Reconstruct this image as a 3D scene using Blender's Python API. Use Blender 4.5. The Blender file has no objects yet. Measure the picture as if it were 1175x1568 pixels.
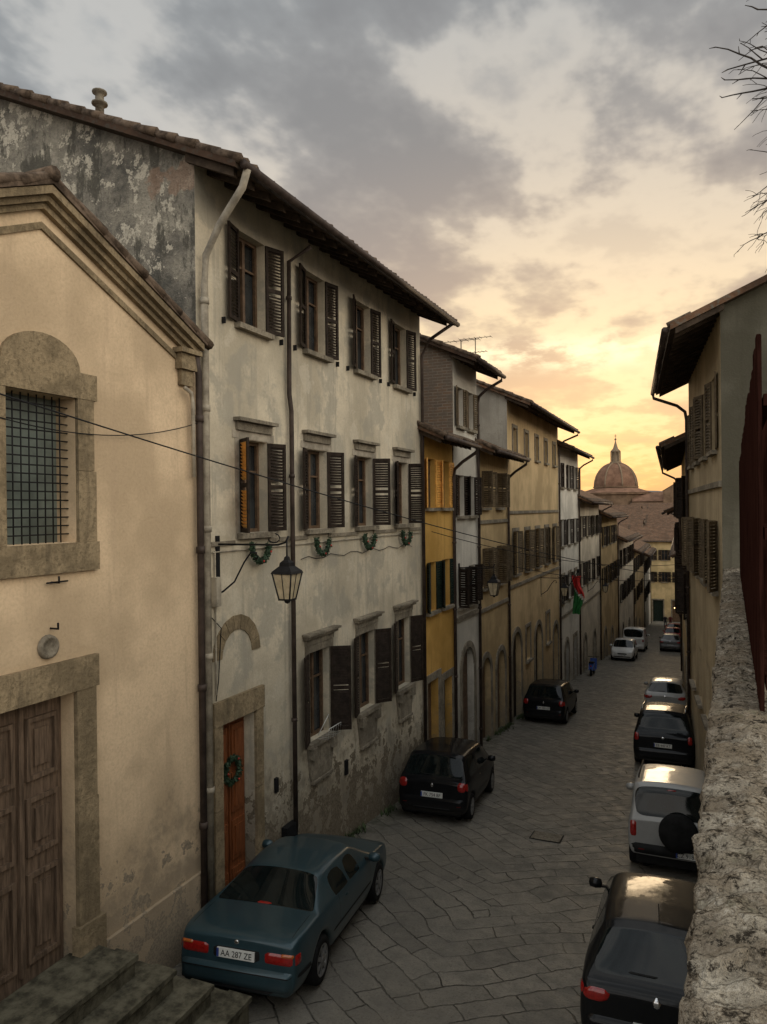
import bpy, math, random, bmesh
from mathutils import Vector, Matrix, noise
from mathutils.bvhtree import BVHTree
R = random.Random(7)
sc = bpy.context.scene
sc.view_settings.view_transform = 'Standard'
sc.view_settings.look = 'None'
sc.view_settings.exposure = 0
SL = 0.1
def G(y):
    y = max(-30, min(140, y)); return 1.3 - SL * y

# ------------------------------------------------------------------ nodes
class NT:
    def __init__(s, t): s.t = t
    def n(s, ty, ins=None, **pr):
        nd = s.t.nodes.new(ty)
        for k, v in pr.items(): setattr(nd, k, v)
        if ins:
            for k, v in ins.items():
                sk = nd.inputs[k]
                if isinstance(v, bpy.types.NodeSocket): s.t.links.new(v, sk)
                else: sk.default_value = v
        return nd
    def m(s, op, a, b=0.0, clamp=False):
        return s.n('ShaderNodeMath', {0: a, 1: b}, operation=op, use_clamp=clamp).outputs[0]
    def vm(s, op, a, b=(0, 0, 0)):
        return s.n('ShaderNodeVectorMath', {0: a, 1: b}, operation=op).outputs[0]
    def sc(s, a, f):
        return s.n('ShaderNodeVectorMath', {0: a, 3: f}, operation='SCALE').outputs[0]
    def dot(s, a, b):
        return s.n('ShaderNodeVectorMath', {0: a, 1: b}, operation='DOT_PRODUCT').outputs[1]
    def mix(s, f, a, b, blend='MIX'):
        nd = s.n('ShaderNodeMix', None, data_type='RGBA', blend_type=blend)
        for i, v in ((0, f), (6, a), (7, b)):
            if isinstance(v, bpy.types.NodeSocket): s.t.links.new(v, nd.inputs[i])
            else: nd.inputs[i].default_value = v if i == 0 else C(v)
        return nd.outputs[2]
    def noise(s, vec, scale, detail=4, rough=.55, dist=0):
        return s.n('ShaderNodeTexNoise', {'Vector': vec, 'Scale': scale, 'Detail': min(detail, 5), 'Roughness': rough, 'Distortion': dist}).outputs[0]
    def mr(s, v, a, b, c=0.0, d=1.0, smooth=True):
        nd = s.n('ShaderNodeMapRange', None, clamp=True)
        if smooth: nd.interpolation_type = 'SMOOTHSTEP'
        for i, x in enumerate((v, a, b, c, d)):
            if isinstance(x, bpy.types.NodeSocket): s.t.links.new(x, nd.inputs[i])
            else: nd.inputs[i].default_value = x
        return nd.outputs[0]
    def ramp(s, f, stops):
        nd = s.n('ShaderNodeValToRGB', {0: f}); e = nd.color_ramp.elements
        while len(e) < len(stops): e.new(.5)
        for i, (p, c) in enumerate(stops): e[i].position = p; e[i].color = C(c)
        return nd.outputs[0]
    def bump(s, h, st=.3, d=.02):
        return s.n('ShaderNodeBump', {'Height': h, 'Strength': st, 'Distance': d}).outputs[0]
def C(c):
    c = tuple(c); return c if len(c) == 4 else c + (1.0,)
def newmat(name):
    m = bpy.data.materials.new(name); m.use_nodes = True
    nt = NT(m.node_tree); b = m.node_tree.nodes['Principled BSDF']
    return m, nt, b
def setb(nt, b, **k):
    for kk, v in k.items():
        sk = b.inputs[kk.replace('_', ' ')]
        if isinstance(v, bpy.types.NodeSocket): nt.t.links.new(v, sk)
        else: sk.default_value = v if not isinstance(v, tuple) else C(v)
def pos(nt): return nt.n('ShaderNodeNewGeometry').outputs['Position']

def stucco(name, col, stain=.5, peel=.6, dark=None, patch=(.30, .27, .22), seed=0., pk=.13, grey=0.):
    m, nt, b = newmat(name)
    p = nt.vm('ADD', pos(nt), (seed * 7.3, seed * 3.1, 0))
    sp = nt.n('ShaderNodeSeparateXYZ', {0: pos(nt)})
    big = nt.noise(p, .55, 3, .6); mid = nt.noise(p, 2.4, 5, .7); fine = nt.noise(p, 26, 3, .7)
    st = nt.vm('MULTIPLY', p, (3.0, 3.0, .22)); streak = nt.noise(st, 1.6, 4, .65)
    dk = dark or tuple(c * .62 for c in col)
    lt = tuple(min(.8, c * 1.12 + .02) for c in col)
    c = nt.mix(nt.mr(big, .38, .62), tuple(x * .80 for x in col), lt)
    c = nt.mix(nt.m('MULTIPLY', nt.mr(streak, .51, .66), stain * .8), c, dk)
    c = nt.mix(nt.m('MULTIPLY', nt.mr(mid, .54, .62), stain * .6), c, tuple(x * .74 for x in lt))
    if grey:
        g2 = nt.noise(nt.vm('ADD', p, (3, 11, 7)), .9, 5, .68)
        c = nt.mix(nt.m('MULTIPLY', nt.mr(g2, .50, .58), grey), c, (.345, .325, .27))
        c = nt.mix(nt.m('MULTIPLY', nt.mr(g2, .43, .38), grey * .7), c, (.66, .60, .48))
    g = nt.m('ADD', sp.outputs[2], nt.m('MULTIPLY', sp.outputs[1], SL)); g = nt.m('SUBTRACT', g, 1.3)
    gn = nt.m('ADD', g, nt.m('MULTIPLY', nt.m('SUBTRACT', mid, .5), 7.0))
    damp = nt.m('MULTIPLY', nt.mr(gn, 2.3, .5), peel * .7)
    c = nt.mix(damp, c, tuple(x * .75 for x in patch))
    pe = nt.mr(nt.m('ADD', nt.m('MULTIPLY', g, -pk), mid), .40, .412)
    pe = nt.m('MULTIPLY', nt.m('MULTIPLY', pe, nt.mr(g, 2.6, 1.6)), peel)
    c = nt.mix(pe, c, nt.mix(nt.mr(fine, .4, .6), tuple(x * .7 for x in patch), patch))
    c = nt.mix(nt.mr(fine, .35, .75, 0, .28), c, tuple(x * .55 for x in col))
    h = nt.m('ADD', nt.m('MULTIPLY', fine, .35), mid)
    setb(nt, b, Base_Color=c, Roughness=.92, Normal=nt.bump(h, .5, .03)); b.inputs['Specular IOR Level'].default_value = .15
    return m
def simple(name, col, rough=.6, metal=0., var=.3, scale=6., bump=.0, coat=0., spec=.5, stretch=(1, 1, 1)):
    m, nt, b = newmat(name)
    p = nt.vm('MULTIPLY', pos(nt), stretch); nz = nt.noise(p, scale, 4, .68)
    c = nt.mix(nt.mr(nz, .3, .7), tuple(x * (1 - var) for x in col), tuple(min(.9, x * (1 + var)) for x in col))
    setb(nt, b, Base_Color=c, Roughness=rough, Metallic=metal); b.inputs['Coat Weight'].default_value = coat
    b.inputs['Specular IOR Level'].default_value = spec; b.inputs['Coat Roughness'].default_value = .05
    if bump: setb(nt, b, Normal=nt.bump(nz, bump, .02))
    return m
def stonemat(name, col):
    m, nt, b = newmat(name); p = pos(nt)
    a = nt.noise(p, 1.7, 4, .7); f = nt.noise(p, 17, 4, .75); st = nt.noise(nt.vm('MULTIPLY', p, (5, 5, .6)), 1.5, 4, .7)
    c = nt.mix(nt.mr(a, .4, .6), tuple(x * .72 for x in col), tuple(x * 1.15 for x in col)); c = nt.mix(nt.mr(f, .45, .7, 0, .7), c, tuple(x * .45 for x in col))
    c = nt.mix(nt.mr(st, .5, .7, 0, .45), c, (.085, .068, .048))
    setb(nt, b, Base_Color=c, Roughness=.95, Normal=nt.bump(f, .8, .03)); b.inputs['Specular IOR Level'].default_value = .1; return m
def carpaint(name, col, metal=.5, lines=(), dirt=.3):
    m, nt, b = newmat(name)
    oc = nt.n('ShaderNodeTexCoord').outputs['Object']; s = nt.n('ShaderNodeSeparateXYZ', {0: oc})
    nz = nt.noise(oc, 2.2, 4, .7)
    c = nt.mix(nt.mr(nz, .3, .8), col, tuple(x * 1.2 + .002 for x in col))
    low = nt.mr(nt.m('ADD', s.outputs[2], nt.m('MULTIPLY', nz, .25)), .62, .3)
    c = nt.mix(nt.m('MULTIPLY', low, dirt), c, (.07, .062, .05))
    for (y0, z0, z1) in lines:
        d = nt.m('ABSOLUTE', nt.m('SUBTRACT', s.outputs[1], y0)); l = nt.m('LESS_THAN', d, .007)
        l = nt.m('MULTIPLY', l, nt.m('GREATER_THAN', s.outputs[2], z0)); l = nt.m('MULTIPLY', l, nt.m('LESS_THAN', s.outputs[2], z1))
        c = nt.mix(l, c, (.004, .004, .004))
    drk = max(col) < .03
    dust = nt.noise(oc, 7, 4, .75)
    setb(nt, b, Base_Color=c, Metallic=metal, Roughness=.5 if drk else .42); b.inputs['Coat Weight'].default_value = .4 if drk else .5; b.inputs['Specular IOR Level'].default_value = .05 if drk else .3
    nt.t.links.new(nt.mr(dust, .35, .75, .03, .22), b.inputs['Coat Roughness'])
    return m

M = {}
M['glass'] = simple('window_glass', (.025, .028, .03), .08, 0, .5, 1.5, .05, 0, .4)
M['cglass'] = simple('car_glass', (.006, .009, .009), .04, 0, .3, 3, 0, 0, .3)
M['shut'] = simple('shutter_dark_brown', (.028, .020, .015), .65, 0, .4, 9, .1, 0, .1)
M['shutg'] = simple('shutter_dark_green', (.018, .028, .022), .65, 0, .4, 9, .1, 0, .1)
M['shutl'] = simple('shutter_faded', (.12, .09, .056), .65, 0, .35, 9, .1, 0, .1)
M['gold'] = simple('shutter_painted_sunset', (.75, .38, .09), .5, 0, .25, 9, .1, 0, .3)  # sunset light on the slats, put into the base colour
M['wood'] = simple('window_wood', (.11, .068, .04), .6, 0, .35, 8, .1, 0, .3)
M['rafter'] = simple('rafter_wood', (.065, .047, .033), .8, 0, .4, 5, .2, 0, .1)
M['stone'] = stonemat('pietra_serena', (.29, .225, .14))
M['stoneg'] = stonemat('grey_stone', (.27, .235, .18))
M['pipe'] = simple('copper_pipe', (.06, .044, .036), .55, .1, .4, 3, .05, 0, .2)
M['pipel'] = simple('grey_pipe', (.34, .30, .235), .65, .0, .35, 4, .05, 0, .2)
M['iron'] = simple('black_iron', (.014, .014, .015), .55, .2, .3, 10, spec=.2)
M['tyre'] = simple('tyre_rubber', (.013, .013, .013), .8, spec=.1)
M['rim'] = simple('wheel_alloy', (.30, .30, .30), .4, .8, .1)
M['red'] = simple('tail_light_red', (.26, .010, .008), .15, 0, .2, 30, 0, .6)
M['amber'] = simple('indicator_amber', (.4, .10, .02), .2, 0, .2, 30, 0, .6)
M['lens'] = simple('clear_lens', (.6, .6, .58), .12, 0, .2, 30, 0, 1)
M['white'] = simple('number_plate_white', (.62, .62, .58), .5, 0, .05)
M['blackpl'] = simple('black_plastic', (.012, .012, .012), .65, 0, .2, spec=.15)
M['chrome'] = simple('chrome', (.6, .6, .6), .2, 1, .05)
def roofmat(name, col, ax='y'):
    m, nt, b = newmat(name)
    p = pos(nt); w = nt.n('ShaderNodeTexWave', {'Vector': p, 'Scale': .72, 'Distortion': .8, 'Detail': 2.0, 'Detail Scale': 1.0}, bands_direction='Y' if ax == 'y' else 'X').outputs[1]
    nz = nt.noise(p, 1.4, 4, .7); n2 = nt.noise(p, 9, 3, .6)
    c = nt.mix(nt.mr(nz, .35, .7), tuple(x * .5 for x in col), col)
    c = nt.mix(nt.mr(n2, .5, .7), c, (.16, .14, .11)); c = nt.mix(nt.mr(w, .35, .0, 0, .7), c, (.03, .022, .018))
    setb(nt, b, Base_Color=c, Roughness=.9, Normal=nt.bump(nt.m('ADD', w, nt.m('MULTIPLY', n2, .3)), .8, .08)); b.inputs['Specular IOR Level'].default_value = .1
    return m
M['tile'] = roofmat('terracotta_tiles', (.22, .125, .075)); M['tilex'] = roofmat('terracotta_tiles_cross', (.20, .11, .065), 'x')
M['coppo'] = simple('old_roof_tile', (.11, .08, .058), .95, 0, .6, 6, .5, 0, .1)

# ------------------------------------------------------------------ mesh building
def mesh_obj(name, V, F, mat, parent=None, smooth=False, recalc=True):
    me = bpy.data.meshes.new(name); me.from_pydata([tuple(v) for v in V], [], F); me.update()
    if recalc:
        bm = bmesh.new(); bm.from_mesh(me); bmesh.ops.recalc_face_normals(bm, faces=bm.faces); bm.to_mesh(me); bm.free()
    if smooth:
        me.polygons.foreach_set('use_smooth', [True] * len(me.polygons))
    me.materials.append(mat); o = bpy.data.objects.new(name, me); sc.collection.objects.link(o)
    if parent: o.parent = parent
    return o
class MB:
    def __init__(s, name, loc=(0, 0, 0), rot=(0, 0, 0)):
        s.e = bpy.data.objects.new(name, None); s.e.location = loc; s.e.rotation_euler = rot
        sc.collection.objects.link(s.e); s.p = {}
    def g(s, part, mat, smooth=False):
        if part in s.p and s.p[part][2] is not mat: part = part + '_' + mat.name
        if part not in s.p: s.p[part] = ([], [], mat, smooth)
        return s.p[part]
    def poly(s, part, mat, pts):
        V, F, _, _ = s.g(part, mat); k = len(V); V.extend(pts); F.append(tuple(range(k, k + len(pts))))
    def hexa(s, part, mat, P):
        V, F, _, _ = s.g(part, mat); k = len(V); V.extend(P)
        for f in ((0, 1, 3, 2), (4, 6, 7, 5), (0, 4, 5, 1), (2, 3, 7, 6), (0, 2, 6, 4), (1, 5, 7, 3)): F.append(tuple(k + i for i in f))
    def box(s, part, mat, x0, x1, y0, y1, z0, z1):
        s.hexa(part, mat, [Vector((x, y, z)) for x in (x0, x1) for y in (y0, y1) for z in (z0, z1)])
    def fbox(s, part, mat, fr, u0, u1, w0, w1, z0, z1):
        s.hexa(part, mat, [fr.P(u, w, z) for u in (u0, u1) for w in (w0, w1) for z in (z0, z1)])
    def tube(s, part, mat, pts, r, seg=8, r1=None):
        V, F, _, _ = s.g(part, mat, True); pts = [Vector(p) for p in pts]; n = len(pts); k = len(V)
        up = Vector((.31, .17, .93))
        for i, p in enumerate(pts):
            d = (pts[min(i + 1, n - 1)] - pts[max(i - 1, 0)])
            if d.length < 1e-6: d = Vector((0, 0, 1))
            d.normalize(); a = d.cross(up)
            if a.length < 1e-3: a = d.cross(Vector((1, 0, 0)))
            a.normalize(); b2 = d.cross(a); rr = r if r1 is None else r + (r1 - r) * i / max(1, n - 1)
            for j in range(seg):
                t = 2 * math.pi * j / seg; V.append(p + a * rr * math.cos(t) + b2 * rr * math.sin(t))
        for i in range(n - 1):
            for j in range(seg):
                F.append((k + i * seg + j, k + i * seg + (j + 1) % seg, k + (i + 1) * seg + (j + 1) % seg, k + (i + 1) * seg + j))
        F.append(tuple(k + j for j in range(seg))); F.append(tuple(k + (n - 1) * seg + j for j in range(seg)))
    def lathe(s, part, mat, c, prof, seg=16, axis='z', smooth=True):
        V, F, _, _ = s.g(part, mat, smooth); k = len(V); c = Vector(c)
        for (r, h) in prof:
            for j in range(seg):
                t = 2 * math.pi * (j + .5) / seg; a, b2 = r * math.cos(t), r * math.sin(t)
                V.append(c + (Vector((a, b2, h)) if axis == 'z' else Vector((h, a, b2))))
        for i in range(len(prof) - 1):
            for j in range(seg):
                F.append((k + i * seg + j, k + i * seg + (j + 1) % seg, k + (i + 1) * seg + (j + 1) % seg, k + (i + 1) * seg + j))
    def done(s):
        for n, (V, F, mat, sm) in s.p.items():
            if F: mesh_obj(n, V, F, mat, s.e, sm)
        return s.e
class Fr:
    def __init__(s, a, b):
        s.o = Vector(a); b = Vector(b); s.L = (b - s.o).length; s.d = (b - s.o).normalized(); s.n = Vector((s.d.y, -s.d.x))
    def P(s, u, w, z):
        q = s.o + s.d * u + s.n * w; return Vector((q.x, q.y, z))

def wall(mb, fr, u0, u1, z0, z1, holes, mat, depth=.24, part='walls', w=0):
    us = sorted({u0, u1} | {h[0] for h in holes} | {h[1] for h in holes}); zs = sorted({z0, z1} | {h[2] for h in holes} | {h[3] for h in holes})
    us = [u for u in us if u0 <= u <= u1]; zs = [z for z in zs if z0 <= z <= z1]
    for i in range(len(us) - 1):
        for j in range(len(zs) - 1):
            cu, cz = (us[i] + us[i + 1]) / 2, (zs[j] + zs[j + 1]) / 2
            if any(h[0] < cu < h[1] and h[2] < cz < h[3] for h in holes): continue
            mb.poly(part, mat, [fr.P(us[i], w, zs[j]), fr.P(us[i + 1], w, zs[j]), fr.P(us[i + 1], w, zs[j + 1]), fr.P(us[i], w, zs[j + 1])])
    for (a, b, c, d) in [h[:4] for h in holes]:
        for q in (((a, c), (a, d)), ((b, c), (b, d)), ((a, c), (b, c)), ((a, d), (b, d))):
            (ua, za), (ub, zb) = q
            mb.poly(part + '_reveals', mat, [fr.P(ua, w, za), fr.P(ub, w, zb), fr.P(ub, w - depth, zb), fr.P(ua, w - depth, za)])
def leaf(mb, fr, hu, side, ang, z0, z1, wd, mat, slat=.055, w0=.03, smat=None):
    a = math.radians(ang); du, dw = side * -math.cos(a), math.sin(a); tn = .035
    nu, nw = dw * side, math.cos(a)
    def Q(s, t, z): return fr.P(hu + du * s + nu * t, w0 + dw * s + nw * t, z)
    def bx(s0, s1, za, zb, t0=0., t1=tn):
        mb.hexa('shutters', mat, [Q(s_, t_, z_) for s_ in (s0, s1) for t_ in (t0, t1) for z_ in (za, zb)])
    bx(0, .055, z0, z1); bx(wd - .055, wd, z0, z1)
    for zc in (z0, (z0 + z1) / 2 - .03, z1 - .07): bx(.055, wd - .055, zc, zc + .07, .004, tn - .004)
    z = z0 + .08
    while z < z1 - .09:
        if not (abs(z + .02 - (z0 + z1) / 2) < .06):
            P = []
            for s_ in (.05, wd - .05):
                for (t_, z_) in ((-.002, z), (.004, z + .006), (tn - .004, z + slat * .75), (tn + .002, z + slat * .75 + .007)):
                    P.append(Q(s_, t_, z_))
            mb.hexa('shutter_slats', smat or mat, P)
        z += slat
def window(mb, fr, uc, z0, z1, w, sh=None, mat=None, hood=False, sill=True, surround=False, slat=.055, wood=None, stone=None, depth=.2, apron=False, matl=None):
    a, b = uc - w / 2, uc + w / 2; wood = wood or M['wood']; stone = stone or M['stoneg']
    mb.poly('glass', M['glass'], [fr.P(a, -depth, z0), fr.P(b, -depth, z0), fr.P(b, -depth, z1), fr.P(a, -depth, z1)])
    t = .06
    for (p, q, r, s_) in ((a, a + t, z0, z1), (b - t, b, z0, z1), (a + t, b - t, z0, z0 + t), (a + t, b - t, z1 - t, z1), (uc - .035, uc + .035, z0 + t, z1 - t)):
        mb.fbox('window_frames', wood, fr, p, q, -depth + .01, -depth + .06, r, s_)
    zm = z0 + (z1 - z0) * .66
    for (p, q) in ((a + t, uc - .035), (uc + .035, b - t)): mb.fbox('window_frames', wood, fr, p, q, -depth + .015, -depth + .045, zm, zm + .035)
    if sill: mb.fbox('trim', stone, fr, a - .12, b + .12, -.02, .12, z0 - .09, z0 - .003)
    if surround:
        mb.fbox('trim', stone, fr, a - .13, a - .003, -.01, .035, z0, z1); mb.fbox('trim', stone, fr, b + .003, b + .13, -.01, .035, z0, z1)
        mb.fbox('trim', stone, fr, a - .13, b + .13, -.01, .037, z1 + .003, z1 + .14)
    if hood:
        mb.fbox('trim', stone, fr, a - .14, b + .14, -.01, .05, z1 + .15, z1 + .28); mb.fbox('trim', stone, fr, a - .2, b + .2, -.01, .12, z1 + .283, z1 + .34)
        mb.fbox('trim', stone, fr, a - .24, b + .24, -.01, .17, z1 + .343, z1 + .385)
    if apron:
        P = [(a - .1, z0 - .1), (b + .1, z0 - .1), (b - .02, z0 - .75), (a + .02, z0 - .75)]
        F0 = [fr.P(u, .05, z) for u, z in P]; F1 = [fr.P(u, -.01, z) for u, z in P]
        mb.hexa('trim', stone, [F0[0], F1[0], F0[3], F1[3], F0[1], F1[1], F0[2], F1[2]])
        mb.fbox('trim', stone, fr, a + .02, b - .02, -.01, .09, z0 - .80, z0 - .745)
        for uu in (a - .06, b - .08): mb.fbox('trim', stone, fr, uu, uu + .14, -.01, .14, z0 - .3, z0 - .093)
    if sh:
        wl = w / 2 - .005
        if sh[0] is not None: leaf(mb, fr, a, -1, sh[0], z0 + .01, z1 - .01, wl, mat, slat, smat=matl)
        if sh[1] is not None: leaf(mb, fr, b, 1, sh[1], z0 + .01, z1 - .01, wl, mat, slat)
def roof(mb, fr, u0, u1, ze, ov, half, tan=.45, mat=None, th=.13, raft=True, verge=.25, coppi=True, vcop=True, ucop=None):
    mat = mat or M['tile']; A = u0 - verge; B = u1 + verge
    zr = ze + (ov + half) * tan
    prof = [(ov, ze), (-half, zr), (-half * 2 - ov, ze), (-half * 2 - ov, ze - th), (-half, zr - th), (ov, ze - th)]
    for u in (A, B):
        mb.poly('roof', mat, [fr.P(u, w, z) for w, z in prof[:2]] + [fr.P(u, w, z) for w, z in prof[4:]])
        mb.poly('roof', mat, [fr.P(u, prof[i][0], prof[i][1]) for i in (1, 2, 3, 4)])
    n = len(prof)
    for i in range(n):
        (w0, z0), (w1, z1) = prof[i], prof[(i + 1) % n]
        mb.poly('roof' if i < 2 else 'soffit', mat if i < 2 else M['rafter'], [fr.P(A, w0, z0), fr.P(B, w0, z0), fr.P(B, w1, z1), fr.P(A, w1, z1)])
    if raft:
        u = A + .1
        while u < B:
            zb = ze - th - .002
            P = []
            for uu in (u, u + .09):
                for (w, z) in ((-.05, zb + (ov + .05) * tan), (ov - .1, zb + .1 * tan)):
                    for dz in (-.12, 0): P.append(fr.P(uu, w, z + dz))
            mb.hexa('rafters', M['rafter'], P); u += .45
    if coppi:
        u = A + .1
        while u < B:
            a = fr.P(u, ov + .04 + R.uniform(-.02, .02), ze - .02); b = fr.P(u, ov - .4, ze + .41 * tan + .0)
            mb.tube('roof_tiles', M['coppo'], [a, b], .06, 7, .05); u += .21
    if vcop:
        for u in ([A + .03, A + .24] if ucop is None else ucop):
            w = ov
            while w > -half:
                z = ze + (ov - w) * tan
                mb.tube('roof_tiles', M['coppo'], [fr.P(u + R.uniform(-.03, .03), w + .05, z + R.uniform(-.01, .01)), fr.P(u, w - .4, z + .40 * tan + .01)], .075, 7, .055); w -= .36
    mb.tube('gutter', M['pipe'], [fr.P(A + .05, ov + .1, ze - .08), fr.P(B - .05, ov + .1, ze - .12)], .065, 8)
def downpipe(mb, fr, u, ze, ov, zb, mat=None, r=.05):
    mat = mat or M['pipe']
    pts = [fr.P(u, ov + .1, ze - .12), fr.P(u, ov + .08, ze - .28), fr.P(u, .35, ze - .55), fr.P(u, .12, ze - .75), fr.P(u, .08, ze - 1.0), fr.P(u, .08, zb)]
    mb.tube('downpipe', mat, pts, r, 8)
    z = zb + .8
    while z < ze - 1.2:
        mb.tube('downpipe', mat, [fr.P(u, .08, z), fr.P(u, .08, z + .06)], r * 1.3, 8); z += 2.0
def sides(mb, fr, half, ze, ov, zb, mat, tan=.45, both=True):
    for u in ((0, fr.L) if both else (0,)):
        zw = ze + ov * tan - .13; zr = ze + (ov + half) * tan - .13
        mb.poly('side_walls', mat, [fr.P(u, 0, zb), fr.P(u, 0, zw), fr.P(u, -half, zr), fr.P(u, -2 * half, zw), fr.P(u, -2 * half, zb)])
    mb.poly('side_walls', mat, [fr.P(0, -2 * half, zb), fr.P(fr.L, -2 * half, zb), fr.P(fr.L, -2 * half, ze), fr.P(0, -2 * half, ze)])
def door(mb, fr, uc, w, zb, z1, arch, mat, stone=None, dep=.22):
    a, b = uc - w / 2, uc + w / 2; stone = stone or M['stoneg']
    mb.fbox('doors', mat, fr, a, b, -dep - .05, -dep, zb, z1)
    for k in range(2):
        aa = a + k * w / 2
        for zc in range(3):
            z0 = z1 - .15 - (zc + 1) * .75
            mb.fbox('doors', mat, fr, aa + .08, aa + w / 2 - .08, -dep, -dep + .025, z0 + .08, z0 + .7)
    if arch:
        zs = z1 - w / 2; n = 10
        for sgn in (-1, 1):
            pts = [fr.P(uc + sgn * w / 2, -.012, z1)] + [fr.P(uc + sgn * w / 2 * math.cos(t), -.012, zs + w / 2 * math.sin(t)) for t in [math.pi / 2 * k / n for k in range(n + 1)]]
            mb.poly('walls', mb.wm, pts)
        for k in range(2 * n):
            t0, t1 = math.pi * k / (2 * n), math.pi * (k + 1) / (2 * n)
            P = []
            for t in (t0, t1):
                for r_ in (w / 2, w / 2 + .2):
                    for w_ in (-.01, .04): P.append(fr.P(uc + r_ * math.cos(t), w_, zs + r_ * math.sin(t)))
            mb.hexa('trim', stone, P)
        top = zs
    else:
        top = z1; mb.fbox('trim', stone, fr, a - .18, b + .18, -.01, .042, z1 + .003, z1 + .2)
    mb.fbox('trim', stone, fr, a - .18, a - .003, -.01, .04, zb, top); mb.fbox('trim', stone, fr, b + .003, b + .18, -.01, .04, zb, top)

def building(name, a, b, eave, wm, rows, doors, half=4.5, ov=.8, side=None, sh=None, stone=None, bands=(), tan=.45, pipe=True, slat=.07, pipeu=None):
    sh = sh or M['shut']
    fr = Fr(a, b); mb = MB(name); mb.wm = wm; gy = [G(a[1]), G(b[1])]; zb = min(gy) - 1
    holes = []
    for r in rows:
        for u in r['us']: holes.append((u - r['w'] / 2, u + r['w'] / 2, r['z0'], r['z1']))
    for (u, w, z1, ar) in doors: holes.append((u - w / 2, u + w / 2, zb, z1))
    ztop = eave + ov * tan - .14
    wall(mb, fr, 0, fr.L, zb, ztop, holes, wm)
    for r in rows:
        for u in r['us']:
            s = r.get('sh', (165, 165))
            if s:
                s = tuple(None if q is None else max(0, min(174, q + R.uniform(-14, 14))) for q in s)
                if slat < .2 and R.random() < .15: s = (R.uniform(5, 25), R.uniform(5, 25))
            window(mb, fr, u, r['z0'], r['z1'], r['w'], s, r.get('mat', sh), r.get('hood', False), True, r.get('sur', False), slat, stone=stone)
    for (u, w, z1, ar) in doors: door(mb, fr, u, w, zb, z1, ar, R.choice([M['shut'], M['wood'], M['shutg']]), stone)
    for z in bands: mb.fbox('trim', stone or M['stoneg'], fr, .01, fr.L - .01, -.01, .06, z, z + .12)
    sides(mb, fr, half, eave, ov, zb, side or wm, tan); roof(mb, fr, 0, fr.L, eave, ov, half, tan)
    if pipe: downpipe(mb, fr, fr.L - .12 if pipeu is None else pipeu, eave, ov, G(fr.P(fr.L, 0, 0).y) - .2)
    return mb, fr

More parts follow.
